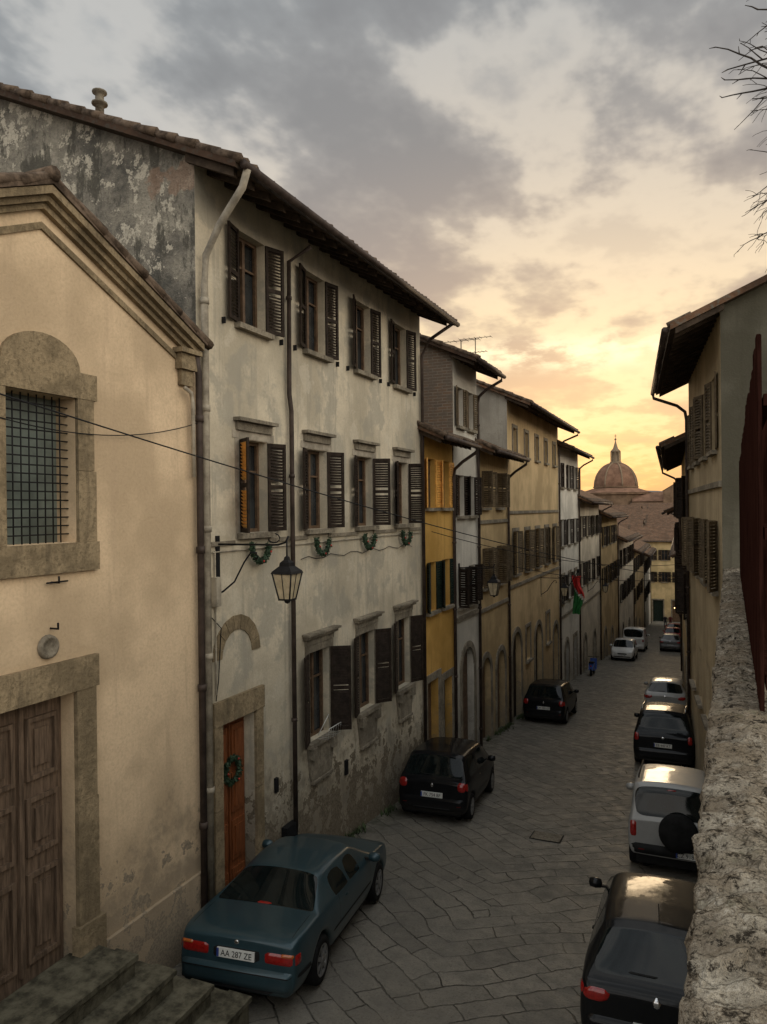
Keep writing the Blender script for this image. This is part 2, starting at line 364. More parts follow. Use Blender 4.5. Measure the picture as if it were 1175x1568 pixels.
# ------------------------------------------------------------------ GROUND / STREET
def ground():
    ys = [-400, -30, 0, 30, 60, 100, 140, 400, 1500, 5000]; xs = [-4000, -600, -60, -7, 2, 60, 600, 4000]
    V = [(x, y, G(y) - .004) for y in ys for x in xs]; n = len(xs)
    F = [(j * n + i, j * n + i + 1, (j + 1) * n + i + 1, (j + 1) * n + i) for j in range(len(ys) - 1) for i in range(n - 1)]
    mesh_obj('ground', V, F, simple('ground_earth', (.12, .10, .075), .95, 0, .4, .2, .3))
ground()
def paving():
    m, nt, b = newmat('stone_paving'); p = pos(nt)
    s = nt.n('ShaderNodeSeparateXYZ', {0: p})
    cen = nt.m('MULTIPLY', nt.m('SUBTRACT', nt.noise(nt.vm('MULTIPLY', p, (0, 1, 0)), .35, 1), .5), 1.2)
    u = nt.m('ABSOLUTE', nt.m('ADD', nt.m('ADD', s.outputs[0], 3.5), cen))
    v = nt.n('ShaderNodeCombineXYZ', {0: u, 1: s.outputs[1], 2: 0.0}).outputs[0]
    v = nt.n('ShaderNodeVectorRotate', {'Vector': v, 'Angle': math.radians(-38)}, rotation_type='Z_AXIS').outputs[0]
    dn = nt.n('ShaderNodeTexNoise', {'Vector': p, 'Scale': .9, 'Detail': 2.0}).outputs[1]
    v = nt.vm('ADD', v, nt.sc(nt.vm('SUBTRACT', dn, (.5, .5, .5)), .34))
    dn2 = nt.n('ShaderNodeTexNoise', {'Vector': p, 'Scale': 11.0, 'Detail': 2.0}).outputs[1]
    v = nt.vm('ADD', v, nt.sc(nt.vm('SUBTRACT', dn2, (.5, .5, .5)), .05))
    br = nt.n('ShaderNodeTexBrick', {'Vector': v, 'Color1': C((.225, .205, .168)), 'Color2': C((.115, .107, .090)), 'Mortar': C((.02, .018, .014)), 'Scale': 1.0, 'Mortar Size': .014, 'Mortar Smooth': .7, 'Bias': .0, 'Brick Width': .85, 'Row Height': .38}, offset=.37)
    nz = nt.noise(p, 3.2, 5, .7); n2 = nt.noise(p, .45, 3, .6); n3 = nt.noise(p, 34, 3, .7); n4 = nt.noise(p, 1.3, 4, .7)
    jm = nt.m('MULTIPLY', br.outputs[1], nt.mr(n4, .38, .62, .08, 1.0))
    base = nt.mix(nt.mr(n4, .35, .65), (.13, .12, .10), (.19, .173, .14)); slab = nt.mix(.55, base, br.outputs[0])
    c = nt.mix(jm, slab, (.022, .02, .016))
    c = nt.mix(nt.mr(nz, .4, .7, 0, .5), c, (.095, .088, .073)); c = nt.mix(nt.mr(n2, .45, .66, 0, .5), c, (.19, .17, .135))
    c = nt.mix(nt.mr(n3, .48, .72, 0, .55), c, (.055, .05, .042))
    mo = nt.m('MULTIPLY', nt.mr(u, 2.7, 3.5), nt.mr(nz, .4, .6)); c = nt.mix(nt.m('MULTIPLY', mo, .65), c, (.045, .048, .026))
    h = nt.m('SUBTRACT', nt.m('MULTIPLY', nz, .8), nt.m('MULTIPLY', jm, .9)); h = nt.m('ADD', h, nt.m('MULTIPLY', n3, .25))
    setb(nt, b, Base_Color=c, Roughness=nt.mr(nz, .3, .7, .5, .8), Normal=nt.bump(h, 1.0, .035)); b.inputs['Specular IOR Level'].default_value = .35
    V = []; F = []; ny, nx = 150, 14
    for j in range(ny + 1):
        y = -12 + j * (152 / ny)
        for i in range(nx + 1):
            x = -7.05 + i * 9.6 / nx; c_ = -.03 * (1 - ((x + 3.5) / 3.5) ** 2) if x < 0 else 0
            V.append((x, y, G(y) + c_ + .055 + .01 * noise.noise(Vector((x * .7, y * .7, 0)))))
    for j in range(ny):
        for i in range(nx):
            k = j * (nx + 1) + i; F.append((k, k + 1, k + nx + 2, k + nx + 1))
    mesh_obj('paved_street', V, F, m, smooth=True)
paving()

# ------------------------------------------------------------------ BIG TOWNHOUSE
st_big = stucco('plaster_cream', (.58, .51, .385), .9, 1.0, (.38, .345, .275), (.19, .155, .11), 1, .085, grey=.6)
def weathered():
    m, nt, b = newmat('weathered_render'); p = pos(nt)
    a = nt.noise(p, 1.5, 5, .72); c1 = nt.noise(p, 3.4, 5, .75); f = nt.noise(p, 22, 4, .75); g = nt.noise(nt.vm('MULTIPLY', p, (1, 1, .35)), 2.2, 5, .7)
    c = nt.ramp(a, [(.36, (.11, .105, .09)), (.48, (.22, .20, .165)), (.56, (.30, .275, .22)), (.64, (.37, .335, .27))])
    c = nt.mix(nt.mr(c1, .545, .575), c, (.55, .50, .40)); c = nt.mix(nt.mr(g, .54, .60, 0, .8), c, (.085, .08, .065))
    c = nt.mix(nt.mr(nt.noise(p, .8, 4, .6), .63, .65, 0, .7), c, (.30, .20, .14))
    c = nt.mix(nt.mr(f, .48, .7, 0, .6), c, (.07, .065, .055))
    setb(nt, b, Base_Color=c, Roughness=.95, Normal=nt.bump(nt.m('ADD', c1, nt.m('MULTIPLY', f, .5)), .8, .05)); b.inputs['Specular IOR Level'].default_value = .1; return m
M['weath'] = weathered()
M['cem'] = simple('cement_patch', (.34, .30, .24), .95, 0, .3, 4, .3, spec=.1)
def big():
    fr = Fr((-6.9, 9.0), (-6.9, 18.5)); mb = MB('cream_townhouse'); mb.wm = st_big; ze = 11.78; ov = .9
    us = [1.5, 3.7, 5.9, 8.1]; H = []
    for u in us: H += [(u - .4, u + .4, 9.85, 11.38), (u - .4, u + .4, 6.45, 7.98)]
    for u in us[1:]: H.append((u - .42, u + .42, 2.4, 4.1))
    H.append((.5, 1.42, -2, 3.5))
    wall(mb, fr, 0, 9.5, -2, ze + ov * .45 - .14, H, st_big, .26)
    an = [(168, 160), (165, 168), (160, 170), (168, 165)]; an2 = [(128, 160), (160, 150), (160, 118), (150, 100)]; an3 = [(160, 120), (165, 140), (165, 150)]
    for i, u in enumerate(us):
        window(mb, fr, u, 9.85, 11.38, .8, an[i], M['shut'], False, True, False, .055, depth=.22)
        window(mb, fr, u, 6.45, 7.98, .8, an2[i], M['shut'], False, True, False, .055, depth=.22, matl=M['gold'] if i == 0 else None)  # first left leaf: slats coloured as if sunset light came through
        mb.fbox('trim', M['stoneg'], fr, u - .52, u + .52, -.01, .05, 8.12, 8.26); mb.fbox('trim', M['stoneg'], fr, u - .58, u + .58, -.01, .14, 8.263, 8.32)
        mb.fbox('cement_patches', M['cem'], fr, u - .62, u + .62, -.01, .012, 7.99, 8.12)
        mb.fbox('cement_patches', M['cem'], fr, u - .55, u - .403, -.01, .008, 6.36, 7.987); mb.fbox('cement_patches', M['cem'], fr, u + .403, u + .55, -.01, .008, 6.36, 7.987)
    for i, u in enumerate(us[1:]): window(mb, fr, u, 2.4, 4.1, .84, an3[i], M['shut'], True, True, True, .055, apron=True)
    for k in range(4):
        P0 = us[k] + .62; P1 = (us[k + 1] - .62) if k < 3 else 9.45
        mb.fbox('trim', M['stoneg'], fr, P0 - .2, P1 + .2 if k < 3 else P1, -.01, .035, 6.27, 6.34)
    mb.fbox('trim', M['stoneg'], fr, .05, .9, -.01, .035, 6.27, 6.34)
    wd = simple('oak_door', (.19, .062, .022), .5, 0, .35, 5, .3, 0, .3, (6, 6, .6))
    mb.fbox('door', wd, fr, .5, 1.42, -.26, -.2, -1, 3.5)
    for k in (0, 1):
        for j in range(4):
            mb.fbox('door', wd, fr, .56 + k * .46, .90 + k * .46, -.2, -.165, .35 + j * .78, .35 + j * .78 + .64)
            mb.fbox('door', wd, fr, .62 + k * .46, .84 + k * .46, -.165, -.145, .43 + j * .78, .35 + j * .78 + .55)
    mb.fbox('door', wd, fr, .945, .975, -.2, -.16, -1, 3.5)
    s = M['stone']
    for (z0, z1) in ((-1, .9), (.91, 2.2), (2.21, 3.5)):
        mb.fbox('door_surround', s, fr, .28, .497, -.01, .05, z0, z1 - .004); mb.fbox('door_surround', s, fr, 1.423, 1.64, -.01, .05, z0, z1 - .004)
    mb.fbox('door_surround', s, fr, .26, 1.66, -.01, .065, 3.503, 3.87)
    for k in range(9):
        t0, t1 = math.pi * k / 9 + .01, math.pi * (k + 1) / 9 - .01
        mb.hexa('door_surround', s, [fr.P(.96 + r_ * math.cos(t), w_, 4.5 + r_ * math.sin(t) * .98) for t in (t0, t1) for r_ in (.42, .66) for w_ in (-.01, .018)])
    sides(mb, fr, 5.5, ze, ov, -2, M['weath']); roof(mb, fr, 0, 9.5, ze, ov, 5.5, .45, ucop=[-.22, -.02, .2])
    mb.tube('gutter', M['pipel'], [fr.P(-.1, ov + .1, ze - .12), fr.P(-.08, ov + .0, ze - .35), fr.P(.06, .4, ze - .75), fr.P(.1, .12, ze - 1.15), fr.P(.08, .1, ze - 1.6), fr.P(.08, .1, -.5)], .055, 10)
    for z in (9.9, 8.3, 6.5, 4.6, 2.6): mb.tube('gutter', M['pipel'], [fr.P(.08, .1, z), fr.P(.08, .1, z + .09)], .07, 10)
    mb.tube('downpipe', M['pipe'], [fr.P(2.55, .55, ze - .3), fr.P(2.55, .1, ze - .5), fr.P(2.55, .08, 8.9), fr.P(2.6, .09, 8.6), fr.P(2.6, .09, 1.0)], .042, 8)
    for z in (10.6, 7.4, 5.2, 3.0): mb.tube('downpipe', M['pipe'], [fr.P(2.56 if z > 8.8 else 2.6, .085, z), fr.P(2.56 if z > 8.8 else 2.6, .085, z + .06)], .055, 8)
    mb.fbox('meter_box', M['iron'], fr, 2.25, 2.62, -.01, .12, .1, 1.2)
    mb.tube('downpipe', M['pipe'], [fr.P(9.42, ov + .1, ze - .12), fr.P(9.42, .3, ze - .5), fr.P(9.42, .08, ze - .9), fr.P(9.42, .08, -.5)], .045, 8)
    mb.lathe('chimney', M['stoneg'], (-9.2, 9.5, 12.95), [(.07, 0), (.07, .66), (.13, .67), (.13, .70), (.07, .74), (.07, .84), (.12, .86), (.12, .89), (.0, .94)], 12)
    mb.fbox('conduit', M['pipel'], fr, .3, .42, -.01, .1, 5.35, 5.8)
    mb.tube('conduit', M['pipel'], [fr.P(.36, .03, 6.2), fr.P(.36, .03, 4.0)], .015, 6)
    mb.tube('conduit', M['pipel'], [fr.P(.3, .03, 6.18), fr.P(9.4, .03, 6.2)], .012, 6)
    mb.tube('conduit', M['iron'], [fr.P(3.0 + k * .3, .025, 5.9 + .04 * math.sin(k * 1.9)) for k in range(20)], .007, 5)
    mb.tube('conduit', M['iron'], [fr.P(.25, .03, 5.2), fr.P(.5, .03, 5.0), fr.P(.42, .03, 4.2), fr.P(.35, .03, 3.9)], .008, 5)
    mb.fbox('meter_box', M['iron'], fr, 2.02, 2.1, -.01, .05, 1.9, 2.15); mb.fbox('meter_box', M['iron'], fr, 4.75, 4.85, -.01, .05, 1.3, 1.6)
    for u in us[:]:
        for sd in (-1, 1): mb.fbox('shutter_stays', M['iron'], fr, u + sd * .86, u + sd * .86 + .02, 0, .07, 9.75, 9.85)
    for k in range(6):
        mb.tube('window_rack', M['white'], [fr.P(3.45 + k * .1, .1, 2.45), fr.P(3.45 + k * .1, .32, 2.45), fr.P(3.45 + k * .1, .34, 2.65)], .006, 5)
    mb.tube('window_rack', M['white'], [fr.P(3.45, .34, 2.65), fr.P(3.95, .34, 2.65)], .008, 5); mb.tube('window_rack', M['white'], [fr.P(3.45, .1, 2.5), fr.P(3.7, .2, 2.85), fr.P(3.95, .1, 2.5)], .008, 5)
    mb.done()
big()

# ------------------------------------------------------------------ CHAPEL
def chapel():
    wm = stucco('plaster_peach', (.64, .485, .315), .5, .9, (.48, .36, .24), (.30, .25, .185), 2, .11)
    fr = Fr((-6.8, 3.35), (-6.8, 8.85)); mb = MB('yellow_chapel'); mb.wm = wm; s = M['stone']
    H = [(2.24, 3.22, 6.46, 8.15), (1.95, 3.15, 1.4, 4.72)]
    wall(mb, fr, 0, 5.5, -2, 9.0, H, wm, .4); mb.poly('walls', wm, [fr.P(0, 0, 9.0), fr.P(5.5, 0, 9.0), fr.P(2.75, 0, 10.25)])
    mb.poly('side_walls', wm, [fr.P(5.5, 0, -2), fr.P(5.5, -9, -2), fr.P(5.5, -9, 9.0), fr.P(5.5, 0, 9.0)])
    mb.poly('side_walls', wm, [fr.P(0, 0, -2), fr.P(0, -9, -2), fr.P(0, -9, 9.0), fr.P(0, 0, 9.0)])
    mb.fbox('window_surround', s, fr, 1.95, 2.237, -.03, .05, 6.46, 8.15); mb.fbox('window_surround', s, fr, 3.223, 3.5, -.03, .05, 6.46, 7.3); mb.fbox('window_surround', s, fr, 3.223, 3.47, -.03, .05, 7.305, 8.15)
    mb.fbox('window_surround', s, fr, 1.93, 3.52, -.03, .055, 8.153, 8.46); mb.fbox('window_surround', s, fr, 1.93, 3.52, -.03, .07, 6.12, 6.457)
    n = 14; pts = [(2.73 + .54 * math.cos(math.pi * k / n), 8.463 + .36 * math.sin(math.pi * k / n)) for k in range(n + 1)]
    mb.poly('window_surround', s, [fr.P(u, .045, z) for u, z in pts])
    for k in range(n): mb.poly('window_surround', s, [fr.P(pts[k][0], .045, pts[k][1]), fr.P(pts[k + 1][0], .045, pts[k + 1][1]), fr.P(pts[k + 1][0], -.01, pts[k + 1][1]), fr.P(pts[k][0], -.01, pts[k][1])])
    mb.poly('glass', M['chglass'], [fr.P(2.24, -.3, 6.46), fr.P(3.22, -.3, 6.46), fr.P(3.22, -.3, 8.15), fr.P(2.24, -.3, 8.15)])
    for k in range(1, 9): mb.tube('iron_grille', M['iron'], [fr.P(2.24 + k * .108, -.12, 6.46), fr.P(2.24 + k * .108, -.12, 8.15)], .009, 5)
    for k in range(1, 17): mb.tube('iron_grille', M['iron'], [fr.P(2.24, -.12, 6.46 + k * .099), fr.P(3.22, -.12, 6.46 + k * .099)], .009, 5)
    wd = simple('old_walnut_door', (.13, .09, .062), .75, 0, .45, 4, .5, 0, .2, (5, 5, .5))
    mb.fbox('door', wd, fr, 1.95, 3.15, -.3, -.2, 1.4, 4.72)
    for k in (0, 1):
        for (za, zb) in ((1.75, 2.75), (2.95, 3.6), (3.8, 4.5)):
            u = 2.03 + k * .6
            mb.fbox('door', wd, fr, u, u + .05, -.2, -.155, za, zb); mb.fbox('door', wd, fr, u + .39, u + .44, -.2, -.155, za, zb)
            mb.fbox('door', wd, fr, u + .05, u + .39, -.2, -.155, za, za + .05); mb.fbox('door', wd, fr, u + .05, u + .39, -.2, -.155, zb - .05, zb)
            mb.fbox('door', wd, fr, u + .12, u + .32, -.2, -.17, za + .14, zb - .14)
    mb.fbox('door', wd, fr, 2.52, 2.58, -.2, -.15, 1.66, 4.7)
    mb.fbox('door_surround', s, fr, 3.153, 3.47, -.03, .06, .4, 3.4); mb.fbox('door_surround', s, fr, 3.153, 3.45, -.03, .06, 3.405, 4.72); mb.fbox('door_surround', s, fr, 1.6, 1.947, -.03, .06, .4, 4.72); mb.fbox('door_surround', s, fr, 1.58, 3.49, -.03, .07, 4.723, 5.1)
    mb.fbox('door_surround', s, fr, 3.12, 3.53, -.03, .1, 1.2, 1.95)
    mb.fbox('plinth', wm, fr, 3.54, 5.48, -.01, .05, -2, 1.55)
    for sg in (-1, 1):
        for (a, b, o, m_) in ((.0, .09, .20, s), (-.075, -.003, .13, s), (-.15, -.078, .07, s), (-.37, -.29, .03, s)):
            P = []; L_ = 2.70 if a > -.2 else 2.5
            for (u, z) in ((2.75, 10.36), (2.75 + sg * L_, 10.36 - L_ * .455)):
                for w_ in (-.01, o):
                    for dz in (a, b): P.append(fr.P(u, w_, z + dz))
            mb.hexa('gable_cornice', m_, P)
        uc = 2.75 + sg * 2.46
        mb.fbox('gable_cornice', s, fr, uc - .17, uc + .17, -.01, .12, 8.82, 9.04); mb.fbox('gable_cornice', s, fr, uc - .12, uc + .14, -.01, .07, 8.6, 8.817)
        mb.fbox('gable_cornice', s, fr, uc - .22, uc + .23, -.01, .17, 9.043, 9.11)
        P = []
        for (u, z) in ((2.75, 10.46), (2.75 + sg * 2.75, 10.46 - 2.75 * .455)):
            for w_ in (-9, .22):
                for dz in (0, .05): P.append(fr.P(u, w_, z + dz))
        mb.hexa('roof', M['coppo'], P)
        for row in range(7):
            k = 0.
            while k < 2.65:
                u0 = 2.75 + sg * (k + .42); u1 = 2.75 + sg * k
                mb.tube('roof_tiles', M['coppo'], [fr.P(u0, .17 - row * .2 + R.uniform(-.03, .03), 10.53 - (k + .42) * .455 + R.uniform(-.012, .012)), fr.P(u1, .17 - row * .2, 10.55 - k * .455)], .075, 7, .055); k += .35
    mb.tube('roof_tiles', M['coppo'], [fr.P(2.75, .24, 10.57), fr.P(2.75, -8, 10.57)], .085, 8)
    mb.lathe('plaque', M['stoneg'], (-6.79, 6.13, 5.3), [(0, .03), (.09, .03), (.10, .05), (.13, .04), (.14, .0)], 16, 'x')
    for (u, z) in ((2.85, 6.02), (2.83, 5.5)): mb.tube('iron_hooks', M['iron'], [fr.P(u, 0, z), fr.P(u, .12, z), fr.P(u - .02, .14, z + .07)], .012, 6)
    mb.tube('iron_hooks', M['iron'], [fr.P(2.75, .04, 6.02), fr.P(3.05, .04, 6.02)], .01, 6)
    mb.tube('downpipe', M['pipe'], [fr.P(5.36, .1, 9.1), fr.P(5.44, .1, 8.8), fr.P(5.44, .1, 8.4), fr.P(5.44, .1, -.3)], .05, 10)
    mb.tube('downpipe', M['pipel'], [fr.P(5.1, .12, 8.55), fr.P(5.26, .1, 8.5), fr.P(5.3, .1, 8.35), fr.P(5.3, .1, 7.3)], .03, 8)
    for z in (8.1, 6.2, 4.2, 2.2): mb.tube('downpipe', M['pipe'], [fr.P(5.44, .1, z), fr.P(5.44, .1, z + .1)], .065, 10)
    stp = simple('mossy_step_stone', (.09, .082, .058), .95, 0, .55, 5, .8, 0, .1)
    for k, (x1, y1, z) in enumerate(((-6.15, 6.75, 1.62), (-5.8, 7.0, 1.38), (-5.45, 7.25, 1.14), (-5.12, 7.55, .9))):
        mb.box('steps', stp, -6.9 + k * .001, x1, 3.0, y1, z - .24 if k < 3 else -.3, z); mb.box('steps', stp, x1 - .3, x1 + .03, 3.0, y1 + .03, z - .055, z + .004)
        mb.box('steps', stp, -6.9, x1 - .02, 3.0, y1 - .02, -.3, z - .02)
    mb.done()
M['chglass'] = simple('chapel_glass', (.15, .18, .16), .3, 0, .35, 1.5, .1)
chapel()

# ------------------------------------------------------------------ STREET ROW (left)
def row(z0, z1, us, w=.85, **k): d = dict(z0=z0, z1=z1, us=us, w=w); d.update(k); return d
X = -6.9
oc = stucco('plaster_ochre', (.60, .35, .09), .5, .5, None, (.3, .24, .15), 3)
wh = stucco('plaster_white', (.62, .58, .50), .45, .6, None, (.3, .28, .24), 4)
ta = stucco('plaster_tan', (.52, .38, .20), .6, .6, None, (.3, .26, .2), 5)
ta2 = stucco('plaster_sand', (.57, .42, .23), .6, .6, None, (.3, .26, .2), 6)
cr = stucco('plaster_pale', (.60, .52, .40), .5, .6, None, (.3, .26, .2), 7)
gr = stucco('plaster_grey', (.36, .33, .27), .8, .6, None, (.3, .26, .2), 8)
def brick():
    m, nt, b = newmat('rubble_brick'); p = pos(nt)
    br = nt.n('ShaderNodeTexBrick', {'Vector': nt.n('ShaderNodeVectorRotate', {'Vector': p, 'Angle': math.pi / 2}, rotation_type='X_AXIS').outputs[0], 'Color1': C((.22, .14, .09)), 'Color2': C((.14, .11, .085)), 'Mortar': C((.26, .22, .17)), 'Scale': 1., 'Mortar Size': .012, 'Brick Width': .3, 'Row Height': .09})
    nz = nt.noise(p, 4, 4, .7); c = nt.mix(nt.mr(nz, .4, .7), br.outputs[0], (.16, .13, .1))
    setb(nt, b, Base_Color=c, Roughness=.95, Normal=nt.bump(nt.m('SUBTRACT', nz, br.outputs[1]), .6, .03)); return m
M['brick'] = brick()
b_, f_ = building('ochre_house', (X, 18.52), (X, 21.18), 8.75, oc, [row(6.85, 8.2, [.72, 1.95], .7, mat=M['gold']), row(4.0, 5.35, [.72, 1.95], .7, sh=(150, 165), mat=M['shutg'])], [(.7, .95, 2.1, False), (2.0, .8, 1.9, False)], 3.5, .7); b_.done()  # upper shutters carry the sunset glow as painted colour
b_, f_ = building('white_tower_house', (X + .03, 21.2), (X + .03, 23.73), 11.25, wh, [row(9.35, 10.55, [.7, 1.8], .62, mat=M['shutl']), row(6.6, 7.85, [.7, 1.8], .68), row(3.8, 5.0, [.7, 1.8], .68, sh=(110, 150))], [(1.25, 1.3, 2.45, True)], 3.2, .8, M['brick'], bands=(3.4,)); b_.done()
b_, f_ = building('tan_house', (X, 23.75), (X, 27.88), 8.75, ta, [row(6.85, 8.1, [1.0, 2.9], .75, sh=(95, 130), mat=M['shutl']), row(4.1, 5.45, [1.0, 2.9], .75, sh=(90, 140), mat=M['shutl'])], [(.9, 1.2, 1.7, True), (2.9, 1.2, 1.6, True)], 4.0, .7, bands=(3.3, 6.3)); b_.done()
b_, f_ = building('sand_palazzo', (X + .02, 27.9), (X + .02, 38.68), 10.8, ta2, [row(8.95, 10.0, [1.2, 3.3, 5.4, 7.5, 9.6], .65, sh=None, sur=True), row(4.2, 5.9, [1.2, 3.3, 5.4, 7.5, 9.6], .85, sh=(150, 165), mat=M['shutl'], sur=True), row(.4, 1.8, [3.3, 7.6], .8, sh=None, sur=True)], [(1.2, 1.5, 1.9, True), (5.4, 1.5, 1.6, True), (9.6, 1.2, 1.0, True)], 5, .95, gr, bands=(3.7, 6.6)); b_.done()
b_, f_ = building('pale_house', (X, 38.7), (X, 45.38), 9.9, wh, [row(7.9, 9.2, [1.2, 3.3, 5.4], .85), row(4.8, 6.2, [1.2, 3.3, 5.4], .85), row(1.8, 3.2, [1.2, 3.3, 5.4], .85, sur=True)], [(2.2, 1.2, -.4, True), (5, 1.1, -.6, False)], 4.5, .8, ta, bands=(1.0,)); b_.done()
b_, f_ = building('tan_terrace_house', (X, 45.4), (X, 54.98), 7.2, cr, [row(5.0, 6.3, [1.2, 3.6, 6, 8.4], .85), row(2, 3.4, [1.2, 3.6, 6, 8.4], .85)], [(2.2, 1.2, -1.2, True), (6.5, 1.3, -1.6, True)], 4.5, .8, ta2, bands=(.8,)); b_.done()
b_, f_ = building('tall_cream_house', (X + .1, 55), (X + .1, 66), 6.2, ta, [row(4, 5.4, [1.2, 3.6, 6, 8.4], .9), row(1, 2.4, [1.2, 3.6, 6, 8.4, 10], .9)], [(2.2, 1.4, -2.2, True), (6.5, 1.4, -2.8, True)], 5, .8, wh); b_.done()
b_, f_ = building('terrace_house', (X + .2, 66.02), (X + .2, 80), 4.0, cr, [row(1.6, 3.1, [1.5, 4.5, 7.5, 10.5, 13], .9), row(-1.4, .1, [1.5, 4.5, 7.5, 10.5, 13], .9)], [(3, 1.5, -3.6, True), (9, 1.5, -4, True)], 5, .8, ta2); b_.done()
b_, f_ = building('terrace_house', (X + .2, 80.02), (X, 97), 2.2, ta2, [row(0, 1.5, [1.5, 4.5, 7.5, 10.5, 13, 16], .9), row(-3.2, -1.7, [1.5, 4.5, 7.5, 10.5, 13], .9)], [(3, 1.5, -5, True), (9, 1.5, -6, True)], 5, .8, cr); b_.done()
b_, f_ = building('terrace_house', (X, 97.02), (X - .3, 114), .8, wh, [row(-1.6, 0, [1.5, 4.5, 7.5, 10.5, 13, 16], .9), row(-5, -3.4, [1.5, 4.5, 7.5, 10.5, 13], .9)], [(3, 1.5, -6.8, True)], 5, .8, ta); b_.done()
rc = stucco('plaster_buff', (.42, .33, .20), .7, .6, None, (.3, .26, .2), 9)
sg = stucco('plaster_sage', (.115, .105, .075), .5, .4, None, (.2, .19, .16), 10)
b_, f_ = building('buff_corner_house', (-.4, 25), (.34, 16.3), 10.5, rc, [row(8, 9.6, [1.4, 3.4, 5.4, 7.4], .9, sh=(160, 165), mat=M['shutl']), row(5, 6.5, [1.4, 3.4, 5.4, 7.4], .9, sh=(160, 165), mat=M['shutl']), row(1.6, 3.0, [1.4, 3.4, 5.4, 7.4], .9, sh=None)], [], 4.6, .95, sg, bands=(7.2,), pipeu=.2); b_.done()
b_, f_ = building('right_row_house', (-1.0, 40), (-.42, 25.02), 8.8, ta, [row(6.4, 7.8, [1.5, 4, 6.5, 9, 11.5, 13.8], .9, sh=(130, 150)), row(3.2, 4.7, [1.5, 4, 6.5, 9, 11.5, 13.8], .9, sh=(130, 150))], [(3, 1.3, .3, True), (9, 1.3, .8, True)], 4.5, .8, bands=(2.4,), pipeu=.2); b_.done()
b_, f_ = building('right_row_house', (-1.9, 70), (-1.0, 40.02), 6.6, rc, [row(4.0, 5.5, [2 + 3 * k for k in range(9)], .9, sh=(130, 150)), row(1.0, 2.4, [2 + 3 * k for k in range(9)], .9, sh=(130, 150))], [(5, 1.5, -2.5, True), (15, 1.5, -1.5, True), (25, 1.5, -.7, True)], 4.5, .8, pipeu=.2); b_.done()
b_, f_ = building('right_row_house', (-3.0, 112), (-1.9, 70.02), 2.5, cr, [row(0, 1.4, [2 + 3.5 * k for k in range(11)], .9, sh=(130, 150)), row(-3.4, -2, [2 + 3.5 * k for k in range(11)], .9, sh=(130, 150))], [(5, 1.5, -7, True), (20, 1.5, -5.5, True)], 4.5, .8, pipeu=.2); b_.done()
yl = stucco('plaster_yellow', (.60, .46, .24), .4, .5, None, (.3, .26, .2), 11)
b_, f_ = building('yellow_end_house', (-11, 122), (-1, 122), 1.6, yl, [row(-1.4, .2, [3.4, 5.4, 7.4, 9.2], .9), row(-4.8, -3.2, [3.4, 5.4, 7.4, 9.2], .9)], [(4.4, 1.5, -7.6, False), (7.2, 1.5, -7.6, False)], 5, .6, tan=.4, pipe=False); b_.done()
def town(name, x0, x1, y, top, wm, half=5):
    n = int((x1 - x0) / 3); us = [1.6 + 3 * k for k in range(n)]
    b_, f_ = building(name, (x0, y), (x1, y), top, wm, [row(top - 2.4, top - 1, us, .9), row(top - 5.6, top - 4.2, us, .9)], [], half, .6, tan=.38, pipe=False, slat=.3); b_.done()
for (x0, x1, y, t, w_) in ((-22, -10, 134, 2.6, cr), (-9.5, -1, 140, 3.2, ta), (-.8, 9, 136, 2.2, cr), (-30, -19, 150, 4.0, ta2), (-18, -7, 160, 4.4, wh), (-6, 6, 168, 3.6, yl), (-28, -14, 185, 5.4, ta), (-13, 0, 196, 4.8, cr), (2, 16, 190, 5.0, ta2), (-40, -24, 215, 6.5, cr), (-20, -3, 230, 6.0, ta)):
    town('town_house', x0, x1, y, t, w_)

